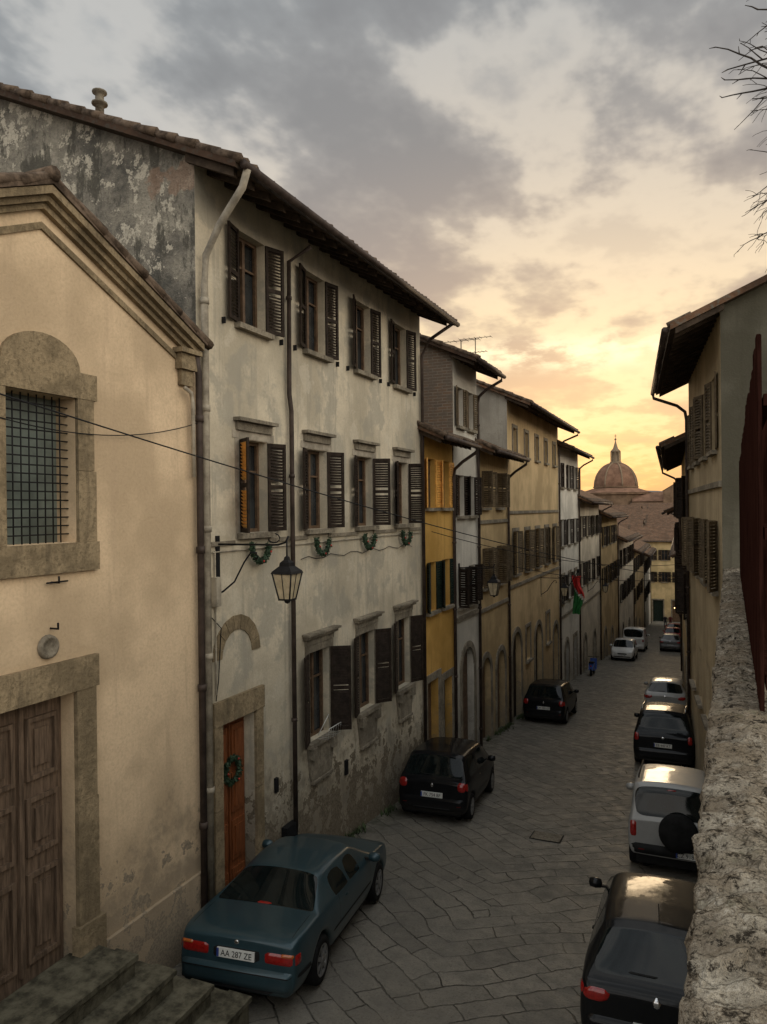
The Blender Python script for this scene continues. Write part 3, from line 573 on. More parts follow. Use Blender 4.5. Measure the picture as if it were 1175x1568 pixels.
# ------------------------------------------------------------------ CHURCH
def church():
    mb = MB('domed_church'); bd = simple('church_stone', (.19, .125, .08), .95, 0, .3, .35, spec=.1); dt = simple('dome_tiles', (.20, .115, .075), .9, 0, .3, .4, spec=.1)
    cx, cy = -31, 298
    rib = simple('dome_rib_stone', (.24, .18, .12), .9, spec=.1)
    mb.lathe('drum', bd, (cx, cy, -13), [(13.5, 0), (13.5, 24.6), (14.4, 24.8), (14.4, 25.4)], 8, smooth=False)
    mb.lathe('lower_roof', dt, (cx, cy, 12.4), [(14.6, 0), (8.8, 1.8)], 8, smooth=False)
    mb.lathe('upper_drum', bd, (cx, cy, 12.8), [(8.5, 0), (8.5, 1.6), (8.8, 1.7), (8.8, 2.1)], 8, smooth=False)
    prof = [(8.2 * math.cos(t) ** .9 if t < 1.5 else 1.2, 14.9 + 9.2 * math.sin(t)) for t in [k * 1.40 / 10 for k in range(11)]]
    mb.lathe('dome', dt, (cx, cy, 0), prof, 8, smooth=False)
    for k in range(8):
        a = 2 * math.pi * (k + .5) / 8; mb.tube('ribs', rib, [(cx + r * 1.01 * math.cos(a), cy + r * 1.01 * math.sin(a), z) for r, z in prof], .28, 6)
    z = prof[-1][1]
    mb.lathe('lantern', rib, (cx, cy, z), [(2.2, 0), (2.2, .5), (1.5, .55), (1.5, 4.2), (1.9, 4.3), (1.9, 4.7), (1.0, 5.6), (.5, 7.2), (.25, 8.2), (.12, 9.0)], 12)
    for k in range(8):
        a = 2 * math.pi * k / 8; mb.box('lantern_piers', rib, cx + 1.75 * math.cos(a) - .16, cx + 1.75 * math.cos(a) + .16, cy + 1.75 * math.sin(a) - .16, cy + 1.75 * math.sin(a) + .16, z + .5, z + 4.3)
    mb.lathe('ball', rib, (cx, cy, z + 9.2), [(.05, -.5), (.4, -.2), (.4, .2), (.05, .5)], 10)
    mb.box('cross', rib, cx - .08, cx + .08, cy - .08, cy + .08, z + 9.6, z + 11.2); mb.box('cross', rib, cx - .45, cx - .085, cy - .07, cy + .07, z + 10.4, z + 10.6); mb.box('cross', rib, cx + .085, cx + .45, cy - .07, cy + .07, z + 10.4, z + 10.6)
    for k in range(8):
        a = 2 * math.pi * k / 8 ; mb.lathe('oculi', M['iron'], (cx + 12.6 * math.cos(a), cy + 12.6 * math.sin(a), 7), [(0, .1), (1.1, .1), (1.1, -.1)], 12)
    def gab(x0, x1, y0, y1, ze, zr, axis):
        mb.box('nave_walls', bd, x0, x1, y0, y1, -13, ze)
        if axis == 'x': 
            ym = (y0 + y1) / 2
            mb.poly('nave_roof', dt, [Vector((x0, y0 - .5, ze + .01)), Vector((x1, y0 - .5, ze + .01)), Vector((x1, ym, zr)), Vector((x0, ym, zr))]); mb.poly('nave_roof', dt, [Vector((x0, y1 + .5, ze + .01)), Vector((x1, y1 + .5, ze + .01)), Vector((x1, ym, zr)), Vector((x0, ym, zr))])
            for x in (x0, x1): mb.poly('nave_walls', bd, [Vector((x, y0, ze)), Vector((x, y1, ze)), Vector((x, ym, zr))])
        else:
            xm = (x0 + x1) / 2
            for (xa) in (x0 - .5, x1 + .5): mb.poly('nave_roof', dt, [Vector((xa, y0, ze + .01)), Vector((xa, y1, ze + .01)), Vector((xm, y1, zr)), Vector((xm, y0, zr))])
            mb.poly('nave_walls', bd, [Vector((x0, y0 + .01, ze)), Vector((x1, y0 + .01, ze)), Vector((xm, y0 + .01, zr))])
    gab(-24, -8, 285, 300, 9, 12.5, 'x'); gab(-13, -6, 280, 296, 12.5, 15, 'y'); gab(-50, -40, 286, 300, 7, 10.5, 'y')
    mb.done()
church()
def hills():
    V = []; F = []; n = 160
    for i in range(n + 1):
        a = math.radians(-80 + 160 * i / n); d = 3200; x, y = d * math.sin(a), d * math.cos(a)
        h = 55 + 55 * noise.fractal(Vector((i * .06, 3.2, 0)), 1, 2, 4)
        V += [(x * .8, y * .8, -14), (x, y, h)]
    for i in range(n): F.append((2 * i, 2 * i + 2, 2 * i + 3, 2 * i + 1))
    mesh_obj('hills', V, F, simple('distant_hills', (.12, .13, .13), 1, 0, .2, .004))
hills()

# ------------------------------------------------------------------ RETAINING WALL + TERRACE + FENCE
def wx(y): return -.12 + .030 * y
def stonewall():
    m, nt, b = newmat('rubble_coping'); p = pos(nt)
    dn = nt.n('ShaderNodeTexNoise', {'Vector': p, 'Scale': 8.0, 'Detail': 3.0}).outputs[1]
    pv = nt.vm('ADD', p, nt.sc(dn, .22))
    vo = nt.n('ShaderNodeTexVoronoi', {'Vector': nt.vm('MULTIPLY', pv, (.45, 1.3, 1.8)), 'Scale': 8.0}, feature='DISTANCE_TO_EDGE').outputs[0]
    vc = nt.n('ShaderNodeTexVoronoi', {'Vector': nt.vm('MULTIPLY', pv, (.45, 1.3, 1.8)), 'Scale': 8.0}, feature='F1').outputs[1]
    vs = nt.n('ShaderNodeSeparateXYZ', {0: vc}).outputs[0]
    a = nt.noise(p, 4.5, 5, .75); c1 = nt.noise(p, 18, 5, .8); c2 = nt.noise(p, 75, 3, .75); c3 = nt.noise(p, 1.4, 4, .65)
    c = nt.ramp(c1, [(.36, (.06, .05, .038)), (.44, (.20, .165, .12)), (.52, (.36, .305, .23)), (.60, (.60, .54, .44))])
    c = nt.mix(nt.mr(vs, .3, .8, .0, .5), c, (.48, .43, .34)); c = nt.mix(nt.mr(a, .48, .58, 0, .65), c, (.19, .15, .105))
    c = nt.mix(nt.mr(c3, .49, .60, 0, .45), c, (.27, .21, .14)); c = nt.mix(nt.mr(c1, .46, .39), c, (.045, .037, .028))
    c = nt.mix(nt.mr(vo, .035, .0, 0, .6), c, (.04, .034, .025)); c = nt.mix(nt.mr(c2, .52, .68, 0, .6), c, (.06, .05, .04))
    gm = nt.m('MULTIPLY', nt.mr(nt.noise(p, 2.3, 4, .7), .57, .64), nt.mr(c1, .4, .6)); c = nt.mix(nt.m('MULTIPLY', gm, .5), c, (.09, .088, .04))
    h = nt.m('ADD', nt.m('ADD', nt.m('MULTIPLY', c1, 1.3), nt.m('MULTIPLY', c2, .35)), nt.mr(vo, 0, .08, 0, .25))
    setb(nt, b, Base_Color=c, Roughness=.95, Normal=nt.bump(h, 1.0, .035)); b.inputs['Specular IOR Level'].default_value = .05
    V = []; F = []
    sec = [(.27, -6.6), (.27, -2), (.27, -.5), (.25, -.22), (.03, -.20)] + [(.01, -.16), (-.005, -.10), (0, -.05)]
    nn = 30
    for k in range(nn + 1):
        t = k / nn; sec.append((.005 + .40 * t, -.03 + .045 * math.sin(math.pi * t)))
    sec += [(.41, -.06), (.41, -.3), (.41, -1.2)]
    ys = []; y = -3.
    while y < 16.3: ys.append(y); y += .022 if 0 < y < 8 else .06
    for y in ys:
        for (dx, dz) in sec:
            q = Vector((dx * 1.0, y, dz)); n1 = noise.fractal(q * 12, .7, 2, 5) * .015 + noise.noise(Vector((dx * 2, y * 3.1, 2))) * .014
            cell = noise.cell(Vector((dx * 2.5 + noise.noise(q * 5), y * 4.5 + .5 * noise.noise(q * 7), 5))) * .018
            s_ = 1 if dz > -.3 else .5
            V.append((wx(y) + dx - (n1 * s_ if dz < 0 and dx < .1 else 0) - (cell * .5 if dx < .02 else 0), y, 5.55 + dz + (n1 + cell if dz > -.1 else 0)))
    n = len(sec)
    for j in range(len(ys) - 1):
        for i in range(n - 1): k = j * n + i; F.append((k, k + 1, k + n + 1, k + n))
    k0 = (len(ys) - 1) * n; F.append(tuple(range(k0, k0 + n)))
    mesh_obj('stone_parapet_wall', V, F, m, smooth=True)
    mb = MB('terrace'); tm = simple('terrace_gravel', (.16, .14, .1), .95, 0, .3, 5, .4)
    mb.box('terrace_slab', tm, .75, 30, -20, 16.2, -3, 4.6); mb.done()
    fm = simple('red_brown_planks', (.030, .012, .009), .85, 0, .5, 4, .2, 0, .0, (6, 6, .5))
    mb = MB('plank_fence'); y = 4.95
    while y < 15.0:
        x = wx(y) + .275; h = 7.80 + R.uniform(-.06, .06) - (.10 if y > 9 else 0) - (.12 if y > 12 else 0); mb.box('planks', fm, x, x + .022, y, y + .13, 5.5, h); y += .142
    for z in (5.7, 6.6, 7.4): mb.hexa('rails', fm, [Vector((wx(y_) + dx, y_, z + dz)) for y_ in (4.95, 14.9) for dx in (.305, .355) for dz in (0, .07)])
    for y in (4.97, 7.3, 9.7, 12.1, 14.7): mb.box('posts', fm, wx(y) + .36, wx(y) + .43, y, y + .07, 4.6, 7.6)
    mb.done()
stonewall()

# ------------------------------------------------------------------ CARS
def lerp(a, b, t): return a + (b - a) * t
def car(name, x, y, head, stn, L, paint, wheels, wr=.31, feats=None, zb=.22, mirror=None, rot180=False):
    sgn = -1 if rot180 else 1
    ang = math.radians(head + (180 if rot180 else 0)); pitch = -math.atan(SL) * sgn
    mb = MB(name, (x, y, G(y) + .04), (pitch, 0, ang))
    def ring(s):
        _, w, zs, zr, wf, _ = s
        if zr is None:
            return [(0, zb), (w * .9, zb), (w * .985, zb + .11), (w, (zb + zs) / 2 + .02), (w * .985, zs - .12), (w * .95, zs - .02), (w * .92, zs), (w * .85, zs + .012), (w * .5, zs + .03), (0, zs + .036)]
        a = (w * .945, zs); b = (wf, zr - .05); g = (lerp(a[0], b[0], .88), lerp(a[1], b[1], .88))
        return [(0, zb), (w * .9, zb), (w * .985, zb + .11), (w, (zb + zs) / 2 + .02), (w * .99, zs - .10), a, g, b, (wf * .78, zr), (0, zr + .025)]
    rings = [(s[0], ring(s), s[5]) for s in stn]
    Ra = wr + .05
    for wy in wheels:
        for f in (-1, -.97, -.8, -.45, 0, .45, .8, .97, 1):
            yy = wy + f * Ra
            for i in range(len(rings) - 1):
                if rings[i][0] + .012 < yy < rings[i + 1][0] - .012:
                    t = (yy - rings[i][0]) / (rings[i + 1][0] - rings[i][0])
                    rings.insert(i + 1, (yy, [(lerp(p[0], q[0], t), lerp(p[1], q[1], t)) for p, q in zip(rings[i][1], rings[i + 1][1])], rings[i][2])); break
    V = []; F = []; MI = []; nr = 10
    for (yy, rg, fl) in rings:
        rg = [list(p) for p in rg]
        for wy in wheels:
            d = abs(yy - wy)
            if d < Ra * .985:
                za = wr + math.sqrt(Ra * Ra - d * d)
                for j, o in ((0, 0), (1, 0), (2, .015), (3, .06)):
                    rg[j][1] = max(rg[j][1], za + o)
        full = [(p[0], p[1]) for p in rg] + [(-p[0], p[1]) for p in reversed(rg[1:-1])]
        for p in full: V.append((p[0], yy, p[1]))
    N = 2 * nr - 2
    for i in range(len(rings) - 1):
        fl = rings[i][2]
        for j in range(N):
            jj = (j + 1) % N; F.append((i * N + j, i * N + jj, (i + 1) * N + jj, (i + 1) * N + j))
            h = j if j < nr - 1 else N - 1 - j
            gl = (h == 5 and 'S' in fl) or (h in (7, 8) and 'W' in fl)
            MI.append(1 if gl else 0)
    for i in (0, len(rings) - 1):
        for j in range(nr - 1):
            a, b = i * N + j, i * N + j + 1; c, d = i * N + (N - j - 1) % N, i * N + (N - j) % N
            if j == 0: F.append((a, b, c))
            elif j == nr - 2: F.append((a, b, d))
            else: F.append((a, b, c, d))
            MI.append(0)
    me = bpy.data.meshes.new('body'); me.from_pydata(V, [], F)
    for k, mi in enumerate(MI): me.polygons[k].material_index = mi
    for m_ in (paint, M['cglass'], M['blackpl']): me.materials.append(m_)
    bm = bmesh.new(); bm.from_mesh(me); bmesh.ops.recalc_face_normals(bm, faces=bm.faces)
    cl = bm.edges.layers.float.new('crease_edge')
    for e in bm.edges:
        ms = {f.material_index for f in e.link_faces}
        if len(ms) > 1: e[cl] = .75
        js = [v.index % N for v in e.verts]
        if all(min(j, N - j) in (1,) for j in js): e[cl] = .7
        if all(min(j, N - j) in (5,) for j in js): e[cl] = max(e[cl], .45)
        if all(v.index // N in (0, len(rings) - 1) for v in e.verts): e[cl] = max(e[cl], .35)
    bm.to_mesh(me); bm.free()
    tmp = bpy.data.objects.new('tmp', me); sc.collection.objects.link(tmp)
    md = tmp.modifiers.new('s', 'SUBSURF'); md.levels = 2; md.render_levels = 2
    dg = bpy.context.evaluated_depsgraph_get(); me2 = bpy.data.meshes.new_from_object(tmp.evaluated_get(dg)); me2.name = 'body'
    bpy.data.objects.remove(tmp)
    me2.polygons.foreach_set('use_smooth', [True] * len(me2.polygons))
    bo = bpy.data.objects.new('body', me2); sc.collection.objects.link(bo); bo.parent = mb.e
    bvh = BVHTree.FromPolygons([v.co.copy() for v in me2.vertices], [tuple(p.vertices) for p in me2.polygons])
    def cast(ax, a, b):
        if ax == 'r': o, d = Vector((a, -2, b)), Vector((0, 1, 0))
        elif ax == 'f': o, d = Vector((a, L + 2, b)), Vector((0, -1, 0))
        elif ax == 'R': o, d = Vector((3, a, b)), Vector((-1, 0, 0))
        elif ax == 'L': o, d = Vector((-3, a, b)), Vector((1, 0, 0))
        else: o, d = Vector((a, b, 4)), Vector((0, 0, -1))
        h = bvh.ray_cast(o, d); return (h[0], d) if h[0] else (None, d)
    def patch(part, mat, ax, a0, a1, b0, b1, off=.012, nx=8, nz=5, rd=.12, skew=0.):
        Vv, Ff, _, _ = mb.g(part, mat, True); k0 = len(Vv); gr_ = []
        for i in range(nx + 1):
            for j in range(nz + 1):
                s_, t_ = i / nx * 2 - 1, j / nz * 2 - 1
                aa = (a0 + a1) / 2 + (a1 - a0) / 2 * s_ * (1 - rd * abs(t_) ** 5) + skew * t_ * (a1 - a0) / 2; bb = (b0 + b1) / 2 + (b1 - b0) / 2 * t_ * (1 - rd * abs(s_) ** 5)
                h, d = cast(ax, aa, bb)
                gr_.append(None if h is None else (h - d * (off * (1 if max(abs(s_), abs(t_)) < .99 else -.4))))
        idx = {}
        for q, v in enumerate(gr_):
            if v is not None: idx[q] = k0 + len(idx); Vv.append(v)
        for i in range(nx):
            for j in range(nz):
                q = [i * (nz + 1) + j, (i + 1) * (nz + 1) + j, (i + 1) * (nz + 1) + j + 1, i * (nz + 1) + j + 1]
                if all(z_ in idx for z_ in q):
                    ps = [gr_[z_] for z_ in q]
                    if max((ps[0] - ps[2]).length, (ps[1] - ps[3]).length) < .45: Ff.append(tuple(idx[z_] for z_ in q))
    W = max(s[1] for s in stn)
    for wy in wheels:
        for sd in (-1, 1):
            xo = sd * (W - .015); p = [(.0, -.02), (wr * .62, -.02), (wr * .66, 0.), (wr * .93, .0), (wr, -.03), (wr, -.17), (wr * .9, -.2), (0, -.2)]
            mb.lathe('tyres', M['tyre'], (xo, wy, wr), [(r, h * sd) for r, h in p], 28, 'x')
            mb.lathe('rims', M['rim'], (xo, wy, wr), [(wr * .66, .004 * sd), (wr * .6, .006 * sd), (wr * .57, -.02 * sd)], 28, 'x')
            for k in range(7):
                a = 2 * math.pi * k / 7
                c, s_ = math.cos(a), math.sin(a); P = []
                for r_, hw in ((.03, .03), (wr * .6, .022)):
                    for q in (-1, 1):
                        for xx in (-.02, .003): P.append(Vector((xo + xx * sd, wy + c * r_ - s_ * hw * q, wr + s_ * r_ + c * hw * q)))
                mb.hexa('rim_spokes', M['rim'], P)
            mb.lathe('hubs', M['rim'], (xo, wy, wr), [(0, .012 * sd), (.05, .01 * sd), (.055, -.01 * sd)], 14, 'x')
            mb.lathe('wheel_wells', M['blackpl'], (sd * (W - .26), wy, wr), [(0, 0), (Ra - .01, 0), (Ra - .01, -sd * .1)], 20, 'x')
    mb.box('underbody', M['blackpl'], -W * .8, W * .8, wheels[0] - .5, wheels[-1] + .5, .17, .36)
    if mirror:
        my, mz = mirror
        for sd in (-1, 1):
            mb.lathe('mirrors', paint, (sd * (W + .08), my, mz), [(0, -.10 * 1), (.06, -.08), (.075, 0), (.06, .08), (0, .1)], 12, 'x')
            mb.box('mirror_stalks', M['blackpl'], sd * (W - .09) if sd > 0 else -(W + .02), W + .02 if sd > 0 else -(W - .09), my - .02, my + .03, mz - .05, mz - .02)
    if feats: feats(mb, patch, cast)
    mb.done(); return mb
def plate(mb, cast, x, z, text, w=.52, h=.11, ax='r', out=.03):
    p, d = cast(ax, x, z); y = p.y - out if ax == 'r' else p.y + out; s = 1 if ax == 'r' else -1
    mb.box('number_plate', M['white'], x - w / 2, x + w / 2, min(y, y + s * .05), max(y, y + s * .05), z - h / 2, z + h / 2)
    mb.box('plate_band', M['plblue'], x - w / 2, x - w / 2 + .03, min(y - s * .002, y), max(y - s * .002, y), z - h / 2 + .003, z + h / 2 - .003)
    cu = bpy.data.curves.new('t', 'FONT'); cu.body = text; cu.size = .105; cu.align_x = 'CENTER'; cu.align_y = 'CENTER'; cu.extrude = .001
    o = bpy.data.objects.new('t', cu); sc.collection.objects.link(o); dg = bpy.context.evaluated_depsgraph_get()
    me = bpy.data.meshes.new_from_object(o.evaluated_get(dg)); bpy.data.objects.remove(o)
    for v in me.vertices: v.co.x *= .9
    me.materials.append(M['blackpl']); t = bpy.data.objects.new('plate_characters', me); sc.collection.objects.link(t); t.parent = mb.e
    t.location = (x + .012, y - s * .004, z - .002); t.rotation_euler = (math.pi / 2, 0, 0 if s > 0 else math.pi)
M['plblue'] = simple('plate_blue', (.02, .05, .25), .5)
N_ = None
def f_coupe(mb, patch, cast):
    patch('bumper', mb.paint, 'r', -.80, .80, .25, .53, .055, 24, 6, .03); patch('bumper_strip', M['blackpl'], 'r', -.79, .79, .435, .495, .072, 24, 2, 0)
    patch('bumper_valance', M['blackpl'], 'r', -.55, .55, .23, .30, .062, 16, 2, .05)
    for s in (-1, 1):
        patch('tail_lights', M['red'], 'r', s * .38, s * .785, .585, .735, .014, 10, 5, .08); patch('tail_lights', M['amber'], 'r', s * .60, s * .785, .68, .738, .019, 8, 3, .1)
        sd = 'R' if s > 0 else 'L'
        patch('tail_lights', M['red'], sd, .015, .16, .59, .735, .012, 5, 4, .1)
        patch('side_strip', M['blackpl'], sd, 1.25, 3.1, .48, .525, .012, 16, 2, 0)
        patch('side_strip', M['blackpl'], sd, .06, .45, .435, .495, .03, 8, 2, 0)
        patch('sills', M['blackpl'], sd, 1.3, 3.1, .25, .31, .012, 16, 2, 0)
        patch('handles', mb.paint, sd, 1.78, 1.95, .76, .79, .02, 4, 2, .2)
    patch('number_plate_recess', M['blackpl'], 'r', -.34, .34, .57, .73, .006, 10, 4, .05)
    patch('boot_gap', M['blackpl'], 'r', -.78, .78, .558, .568, .010, 24, 1, 0); patch('badge', M['chrome'], 'r', -.035, .035, .765, .82, .01, 6, 6, .5)
    for x_ in (-.70, .70): patch('boot_gap', M['blackpl'], 't', x_ - .006, x_ + .006, .12, .74, .003, 2, 10, 0)
    patch('high_brake_light', M['red'], 't', -.12, .12, .80, .83, .02, 4, 2, 0)
    plate(mb, cast, 0, .65, 'AA 287 ZE'); patch('exhaust', M['chrome'], 'r', -.6, -.5, .23, .27, .06)
def mk(paint, f):
    def g(mb, patch, cast): mb.paint = paint; f(mb, patch, cast)
    return g
coupe = [(0, .77, .79, N_, 0, ''), (.04, .82, .86, N_, 0, ''), (.3, .845, .89, N_, 0, ''), (.80, .855, .905, N_, 0, 'W'), (1.38, .86, .89, 1.20, .57, ''), (1.45, .86, .885, 1.22, .58, 'S'), (2.02, .86, .875, 1.245, .60, ''), (2.08, .86, .875, 1.245, .60, 'S'), (2.6, .86, .865, 1.22, .595, ''), (2.68, .86, .865, 1.205, .59, 'W'), (3.28, .855, .87, N_, 0, ''), (3.9, .84, .81, N_, 0, ''), (4.28, .80, .72, N_, 0, ''), (4.42, .70, .60, N_, 0, '')]
pt = carpaint('teal_paint', (.022, .050, .062), .35, [(1.55, .3, .88), (3.05, .3, .87)])
car('parked_coupe', -5.46, 7.74, 7.5, coupe, 4.42, pt, (.86, 3.56), .305, mk(pt, f_coupe), mirror=(2.95, .93))
hatch = [(0, .74, .82, N_, 0, ''), (.05, .80, .92, N_, 0, ''), (.11, .815, .95, N_, 0, 'W'), (.34, .825, .96, 1.38, .63, ''), (.46, .83, .955, 1.445, .64, 'S'), (1.15, .83, .94, 1.47, .65, ''), (1.23, .83, .94, 1.47, .65, 'S'), (2.1, .83, .92, 1.44, .64, 'S'), (2.25, .83, .92, 1.41, .63, 'WS'), (2.88, .82, .90, N_, 0, ''), (3.25, .80, .83, N_, 0, ''), (3.5, .74, .70, N_, 0, ''), (3.58, .66, .55, N_, 0, '')]
def f_hatch(mb, patch, cast, txt='FK 754 BF'):
    patch('bumper', mb.paint, 'r', -.78, .78, .26, .56, .04, 20, 6, .05); patch('bumper_insert', M['blackpl'], 'r', -.5, .5, .27, .36, .05, 12, 3, .1)
    for s in (-1, 1):
        patch('tail_lights', M['red'], 'r', s * .58, s * .785, .70, .92, .014, 6, 6, .3); patch('reflectors', M['red'], 'r', s * .55, s * .7, .38, .42, .05, 5, 2, .1)
        sd = 'R' if s > 0 else 'L'
        patch('tail_lights', M['red'], sd, .03, .16, .72, .90, .01, 4, 5, .25)
        patch('handles', M['chrome'], sd, 1.3, 1.45, .82, .85, .02, 4, 2, .2); patch('side_strip', M['blackpl'], sd, 1.15, 2.3, .45, .5, .01, 12, 2, 0)
    plate(mb, cast, 0, .60, txt, .5); patch('badge', M['chrome'], 'r', -.035, .035, .76, .85, .012, 6, 6, .6)
    patch('rear_wiper', M['blackpl'], 'r', -.3, .02, 1.0, 1.02, .015, 8, 2, 0); patch('tailgate_gap', M['blackpl'], 'r', -.55, .55, .67, .678, .004, 10, 1, 0)
pb = carpaint('black_paint', (.004, .0045, .0055), .0, [(1.05, .3, .95), (2.35, .3, .92), (.2, .5, 1)], .2)
car('parked_hatchback', -5.68, 15.65, 4, hatch, 3.58, pb, (.55, 2.92), .29, mk(pb, f_hatch), mirror=(2.3, 1.0))
car('parked_hatchback', -5.75, 28.6, 1, [(a * 1.1, b, c, d, e, f) for a, b, c, d, e, f in hatch], 3.95, pb, (.62, 3.15), .29, mk(pb, lambda m_, p_, c_: f_hatch(m_, p_, c_, 'DM 380 GT')), mirror=(2.5, 1.0))
pdk = carpaint('dark_grey_paint', (.005, .0055, .006), .0, [(1.2, .3, .95), (2.5, .3, .92), (.22, .5, 1)], .15)
clio = [(0, .76, .80, N_, 0, ''), (.05, .83, .90, N_, 0, ''), (.13, .85, .94, N_, 0, 'W'), (.62, .86, .97, 1.31, .60, ''), (.75, .86, .96, 1.36, .61, 'S'), (1.3, .86, .94, 1.39, .63, ''), (1.37, .86, .94, 1.39, .63, 'S'), (2.2, .86, .92, 1.38, .63, 'S'), (2.4, .86, .92, 1.34, .62, 'WS'), (3.1, .85, .90, N_, 0, ''), (3.6, .83, .82, N_, 0, ''), (3.9, .77, .68, N_, 0, ''), (4.02, .68, .52, N_, 0, '')]
def f_clio(mb, patch, cast):
    patch('bumper', mb.paint, 'r', -.81, .81, .26, .58, .045, 20, 6, .05); patch('bumper_insert', M['blackpl'], 'r', -.55, .55, .27, .38, .055, 12, 3, .1)
    for s in (-1, 1):
        patch('tail_lights', M['red'], 'r', s * .50, s * .81, .70, .86, .014, 8, 5, .35, .15 * s)
        sd = 'R' if s > 0 else 'L'
        patch('tail_lights', M['red'], sd, .03, .22, .72, .86, .012, 5, 4, .3)
        patch('handles', mb.paint, sd, 1.5, 1.66, .82, .85, .02, 4, 2, .2)
    plate(mb, cast, 0, .52, 'ES 612 LB', .5); patch('badge', M['chrome'], 'r', -.045, .045, .76, .88, .014, 6, 6, .7)
    patch('rear_wiper', M['blackpl'], 'r', -.32, .02, 1.0, 1.02, .015, 8, 2, 0)
    patch('bumper_trim', M['chrome'], 'r', -.6, .6, .405, .42, .058, 14, 1, 0)
    mb.tube('antenna', M['blackpl'], [(0, 1.0, 1.39), (0, .85, 1.56)], .006, 5)
car('parked_compact_car', -.52, 8.6, 1.5, clio, 4.02, pdk, (.72, 3.2), .30, mk(pdk, f_clio), mirror=(2.75, .98))
psv = carpaint('silver_paint', (.26, .26, .25), .2, [(1.15, .35, 1.0), (2.0, .35, 1.0)])
jim = [(0, .76, .96, N_, 0, ''), (.03, .785, 1.03, N_, 0, 'W'), (.14, .79, 1.05, 1.60, .67, ''), (.22, .795, 1.05, 1.66, .685, 'S'), (1.15, .80, 1.04, 1.68, .69, ''), (1.23, .80, 1.04, 1.68, .69, 'S'), (1.85, .80, 1.02, 1.66, .68, 'S'), (1.93, .80, 1.02, 1.62, .67, 'WS'), (2.3, .79, 1.0, N_, 0, ''), (2.9, .78, .97, N_, 0, ''), (3.3, .76, .92, N_, 0, ''), (3.42, .72, .72, N_, 0, '')]
def f_jim(mb, patch, cast):
    patch('bumper', M['blackpl'], 'r', -.76, .76, .36, .58, .07, 16, 4, .05)
    for s in (-1, 1):
        patch('tail_lights', M['red'], 'r', s * .62, s * .75, .66, .98, .02, 5, 6, .15)
        patch('reflectors', M['red'], 'r', s * .45, s * .62, .45, .50, .085, 5, 2, .1)
        patch('arch_trim', M['blackpl'], 'R' if s > 0 else 'L', 1.05, 2.35, .34, .44, .02, 12, 2, 0)
        mb.tube('roof_rails', M['blackpl'], [(s * .6, .3, 1.70), (s * .6, .35, 1.74), (s * .6, 1.6, 1.75), (s * .6, 1.7, 1.69)], .016, 6)
    V, F, _, _ = mb.g('spare_wheel', M['tyre'], True); k = len(V); prof = [(0, -.25), (.2, -.25), (.31, -.23), (.345, -.19), (.345, -.10), (.30, -.06), (0, -.05)]
    for (r, h) in prof:
        for j in range(28): a = 2 * math.pi * j / 28; V.append(Vector((.12 + r * math.cos(a), h, .88 + r * math.sin(a))))
    for i in range(len(prof) - 1):
        for j in range(28): F.append((k + i * 28 + j, k + i * 28 + (j + 1) % 28, k + (i + 1) * 28 + (j + 1) % 28, k + (i + 1) * 28 + j))
    plate(mb, cast, .3, .47, 'CZ 918 ML', .45, out=.09)
    patch('brake_light', M['red'], 'r', -.1, .1, 1.55, 1.58, .02, 4, 2, 0)
car('parked_offroader', -.60, 14.75, .5, jim, 3.42, psv, (.62, 2.85), .345, mk(psv, f_jim), zb=.36, mirror=(1.95, 1.1))
mpv = [(0, .78, .90, N_, 0, ''), (.05, .84, 1.0, N_, 0, ''), (.10, .855, 1.03, N_, 0, 'W'), (.30, .865, 1.04, 1.58, .66, ''), (.42, .87, 1.04, 1.65, .67, 'S'), (1.2, .87, 1.02, 1.68, .69, ''), (1.28, .87, 1.02, 1.68, .69, 'S'), (2.3, .87, .99, 1.64, .67, 'S'), (2.45, .87, .99, 1.60, .66, 'WS'), (3.2, .86, .96, N_, 0, ''), (3.7, .84, .88, N_, 0, ''), (4.05, .78, .74, N_, 0, ''), (4.15, .7, .58, N_, 0, '')]
def f_mpv(mb, patch, cast):
    patch('bumper', mb.paint, 'r', -.82, .82, .26, .60, .045, 20, 6, .05)
    for s in (-1, 1):
        patch('tail_lights', M['red'], 'r', s * .68, s * .82, .78, 1.02, .016, 5, 7, .25)
        mb.tube('roof_rails', M['chrome'], [(s * .62, .5, 1.66), (s * .62, .6, 1.72), (s * .62, 2.0, 1.73), (s * .62, 2.1, 1.66)], .014, 6)
    plate(mb, cast, 0, .70, 'EB 447 KT', .5); patch('badge', M['chrome'], 'r', -.05, .05, .88, .95, .012, 6, 6, .5); patch('trim', M['chrome'], 'r', -.35, .35, .80, .825, .02, 10, 1, 0)
car('parked_minivan', -1.17, 23.4, 0, mpv, 4.15, pb, (.75, 3.35), .31, mk(pb, f_mpv), mirror=(2.75, 1.08))
car('parked_hatchback', -1.55, 33.0, 0, clio, 4.02, psv, (.72, 3.2), .30, mk(psv, f_clio), mirror=(2.75, .98))
def f_front(mb, patch, cast):
    for s in (-1, 1): patch('head_lights', M['lens'], 'f', s * .42, s * .68, .55, .70, .014, 6, 4, .3)
    patch('grille', M['blackpl'], 'f', -.35, .35, .45, .56, .014, 8, 3, .1); plate(mb, cast, 0, .40, 'BV 205 AA', .45, ax='f'); patch('bumper', M['blackpl'], 'f', -.65, .65, .26, .34, .02, 10, 3, .1)
    f_hatch(mb, patch, cast)
pwh = carpaint('white_paint', (.58, .58, .56), .0, [(1.05, .3, .95)])
car('parked_hatchback', -5.45, 58.9, 0, hatch, 3.58, pwh, (.55, 2.92), .29, mk(pwh, f_front), mirror=(2.3, 1.0), rot180=True)
